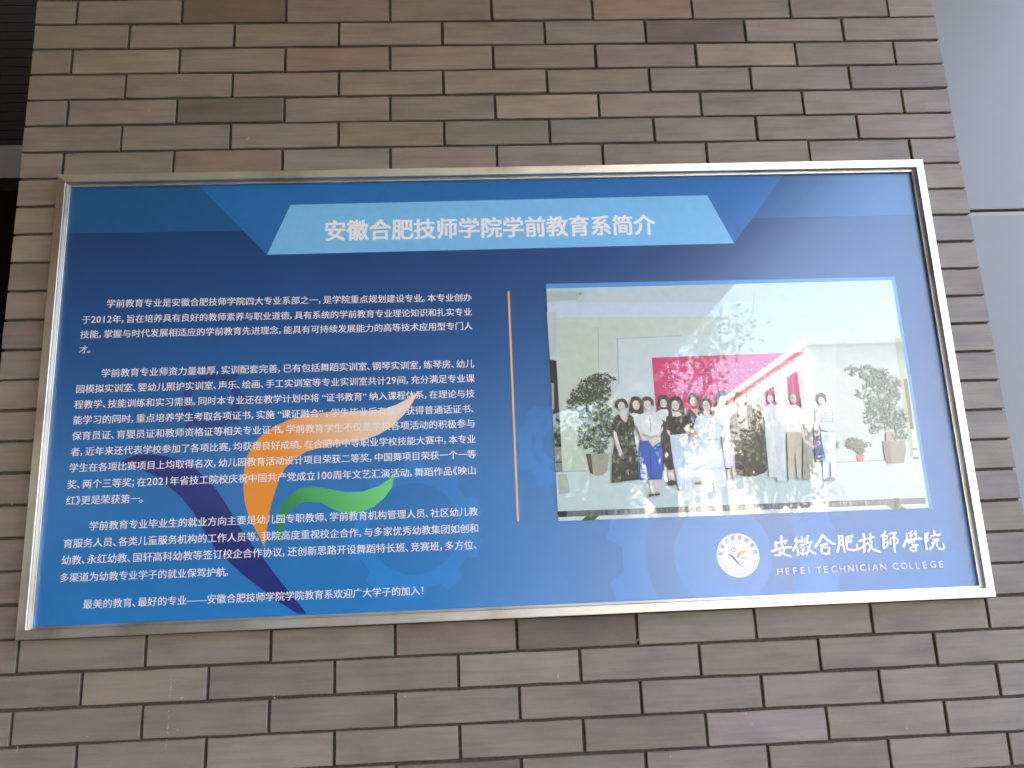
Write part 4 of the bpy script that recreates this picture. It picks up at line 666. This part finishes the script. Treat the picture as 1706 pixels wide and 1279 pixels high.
person([(smooth([(1.3530, -1.0563), (1.3563, -1.0347), (1.3682, -1.0282), (1.3795, -1.0311), (1.3854, -1.0465), (1.3874, -1.0710), (1.3785, -1.0735), (1.3693, -1.0677), (1.3576, -1.0701), (1.3512, -1.0779), (1.3506, -1.0671)], 2), HR), ([(1.3459, -1.0722), (1.3586, -1.0701), (1.3810, -1.0708), (1.3932, -1.0737), (1.3868, -1.1036), (1.3822, -1.1134), (1.3498, -1.1148), (1.3457, -1.1047), (1.3409, -1.1020)], (38, 36, 34)), ([(1.3593, -1.0613), (1.3742, -1.0630), (1.3797, -1.0708), (1.3682, -1.0742), (1.3596, -1.0726)], SK), ([(1.3434, -1.1021), (1.3506, -1.1049), (1.3520, -1.1173), (1.3463, -1.1122)], SK), ([(1.3835, -1.0985), (1.3922, -1.0988), (1.3936, -1.1113), (1.3869, -1.1160)], SK), ([(1.3503, -1.1143), (1.3867, -1.1123), (1.3923, -1.1385), (1.3941, -1.1731), (1.3874, -1.2337), (1.3593, -1.2326), (1.3535, -1.1863), (1.3507, -1.1470)], (186, 204, 220)), ([(1.3783, -1.1232), (1.3793, -1.1232), (1.3717, -1.2307), (1.3705, -1.2306)], (140, 156, 172)), (E_([(1.3674, -1.0489)][0], 34, 48), SK), (E_([(1.3645, -1.0473)][0], 7, 2.6), (95, 78, 78)), (E_([(1.3705, -1.0475)][0], 7, 2.6), (95, 78, 78)), (E_([(1.3669, -1.0540)][0], 11, 3.5), (185, 140, 136))])
person([(smooth([(1.4211, -1.0588), (1.4244, -1.0396), (1.4378, -1.0337), (1.4487, -1.0404), (1.4511, -1.0598), (1.4565, -1.0763), (1.4483, -1.0733), (1.4418, -1.0675), (1.4251, -1.0617)], 2), HR), ([(1.4102, -1.0793), (1.4232, -1.0735), (1.4433, -1.0729), (1.4606, -1.0760), (1.4716, -1.0914), (1.4666, -1.1163), (1.4582, -1.1259), (1.4631, -1.1755), (1.4642, -1.2147), (1.4318, -1.2183), (1.4002, -1.2148), (1.4100, -1.1490), (1.4147, -1.1244), (1.4034, -1.0991)], (194, 212, 218)), ([(1.4268, -1.0623), (1.4418, -1.0627), (1.4419, -1.0753), (1.4281, -1.0749)], SK), ([(1.4332, -1.1263), (1.4532, -1.1258), (1.4530, -1.1277), (1.4330, -1.1283)], (130, 142, 150)), ([(1.4342, -1.2184), (1.4391, -1.2186), (1.4417, -1.2429), (1.4370, -1.2403)], SK), (E_([(1.4360, -1.0524)][0], 34, 50), SK), (E_([(1.4332, -1.0508)][0], 7, 2.6), (95, 78, 78)), (E_([(1.4392, -1.0510)][0], 7, 2.6), (95, 78, 78)), (E_([(1.4355, -1.0575)][0], 11, 3.5), (185, 140, 136))])
person([(smooth([(1.4995, -1.0492), (1.5026, -1.0315), (1.5149, -1.0250), (1.5254, -1.0337), (1.5257, -1.0500), (1.5150, -1.0387)], 2), HR), ([(1.4853, -1.0793), (1.4994, -1.0646), (1.5072, -1.0624), (1.5245, -1.0654), (1.5304, -1.0808), (1.5255, -1.1032), (1.5160, -1.1453), (1.4816, -1.1404), (1.4808, -1.1117)], (44, 46, 50)), ([(1.5052, -1.0572), (1.5253, -1.0579), (1.5252, -1.0705), (1.5156, -1.0778), (1.5049, -1.0724)], (216, 206, 198)), ([(1.4887, -1.1443), (1.5160, -1.1453), (1.5100, -1.2017), (1.4856, -1.1984)], (44, 44, 42)), (E_([(1.5140, -1.0461)][0], 36, 44), SK), (E_([(1.5111, -1.0445)][0], 7, 2.6), (95, 78, 78)), (E_([(1.5171, -1.0447)][0], 7, 2.6), (95, 78, 78)), (E_([(1.5134, -1.0512)][0], 11, 3.5), (185, 140, 136))])
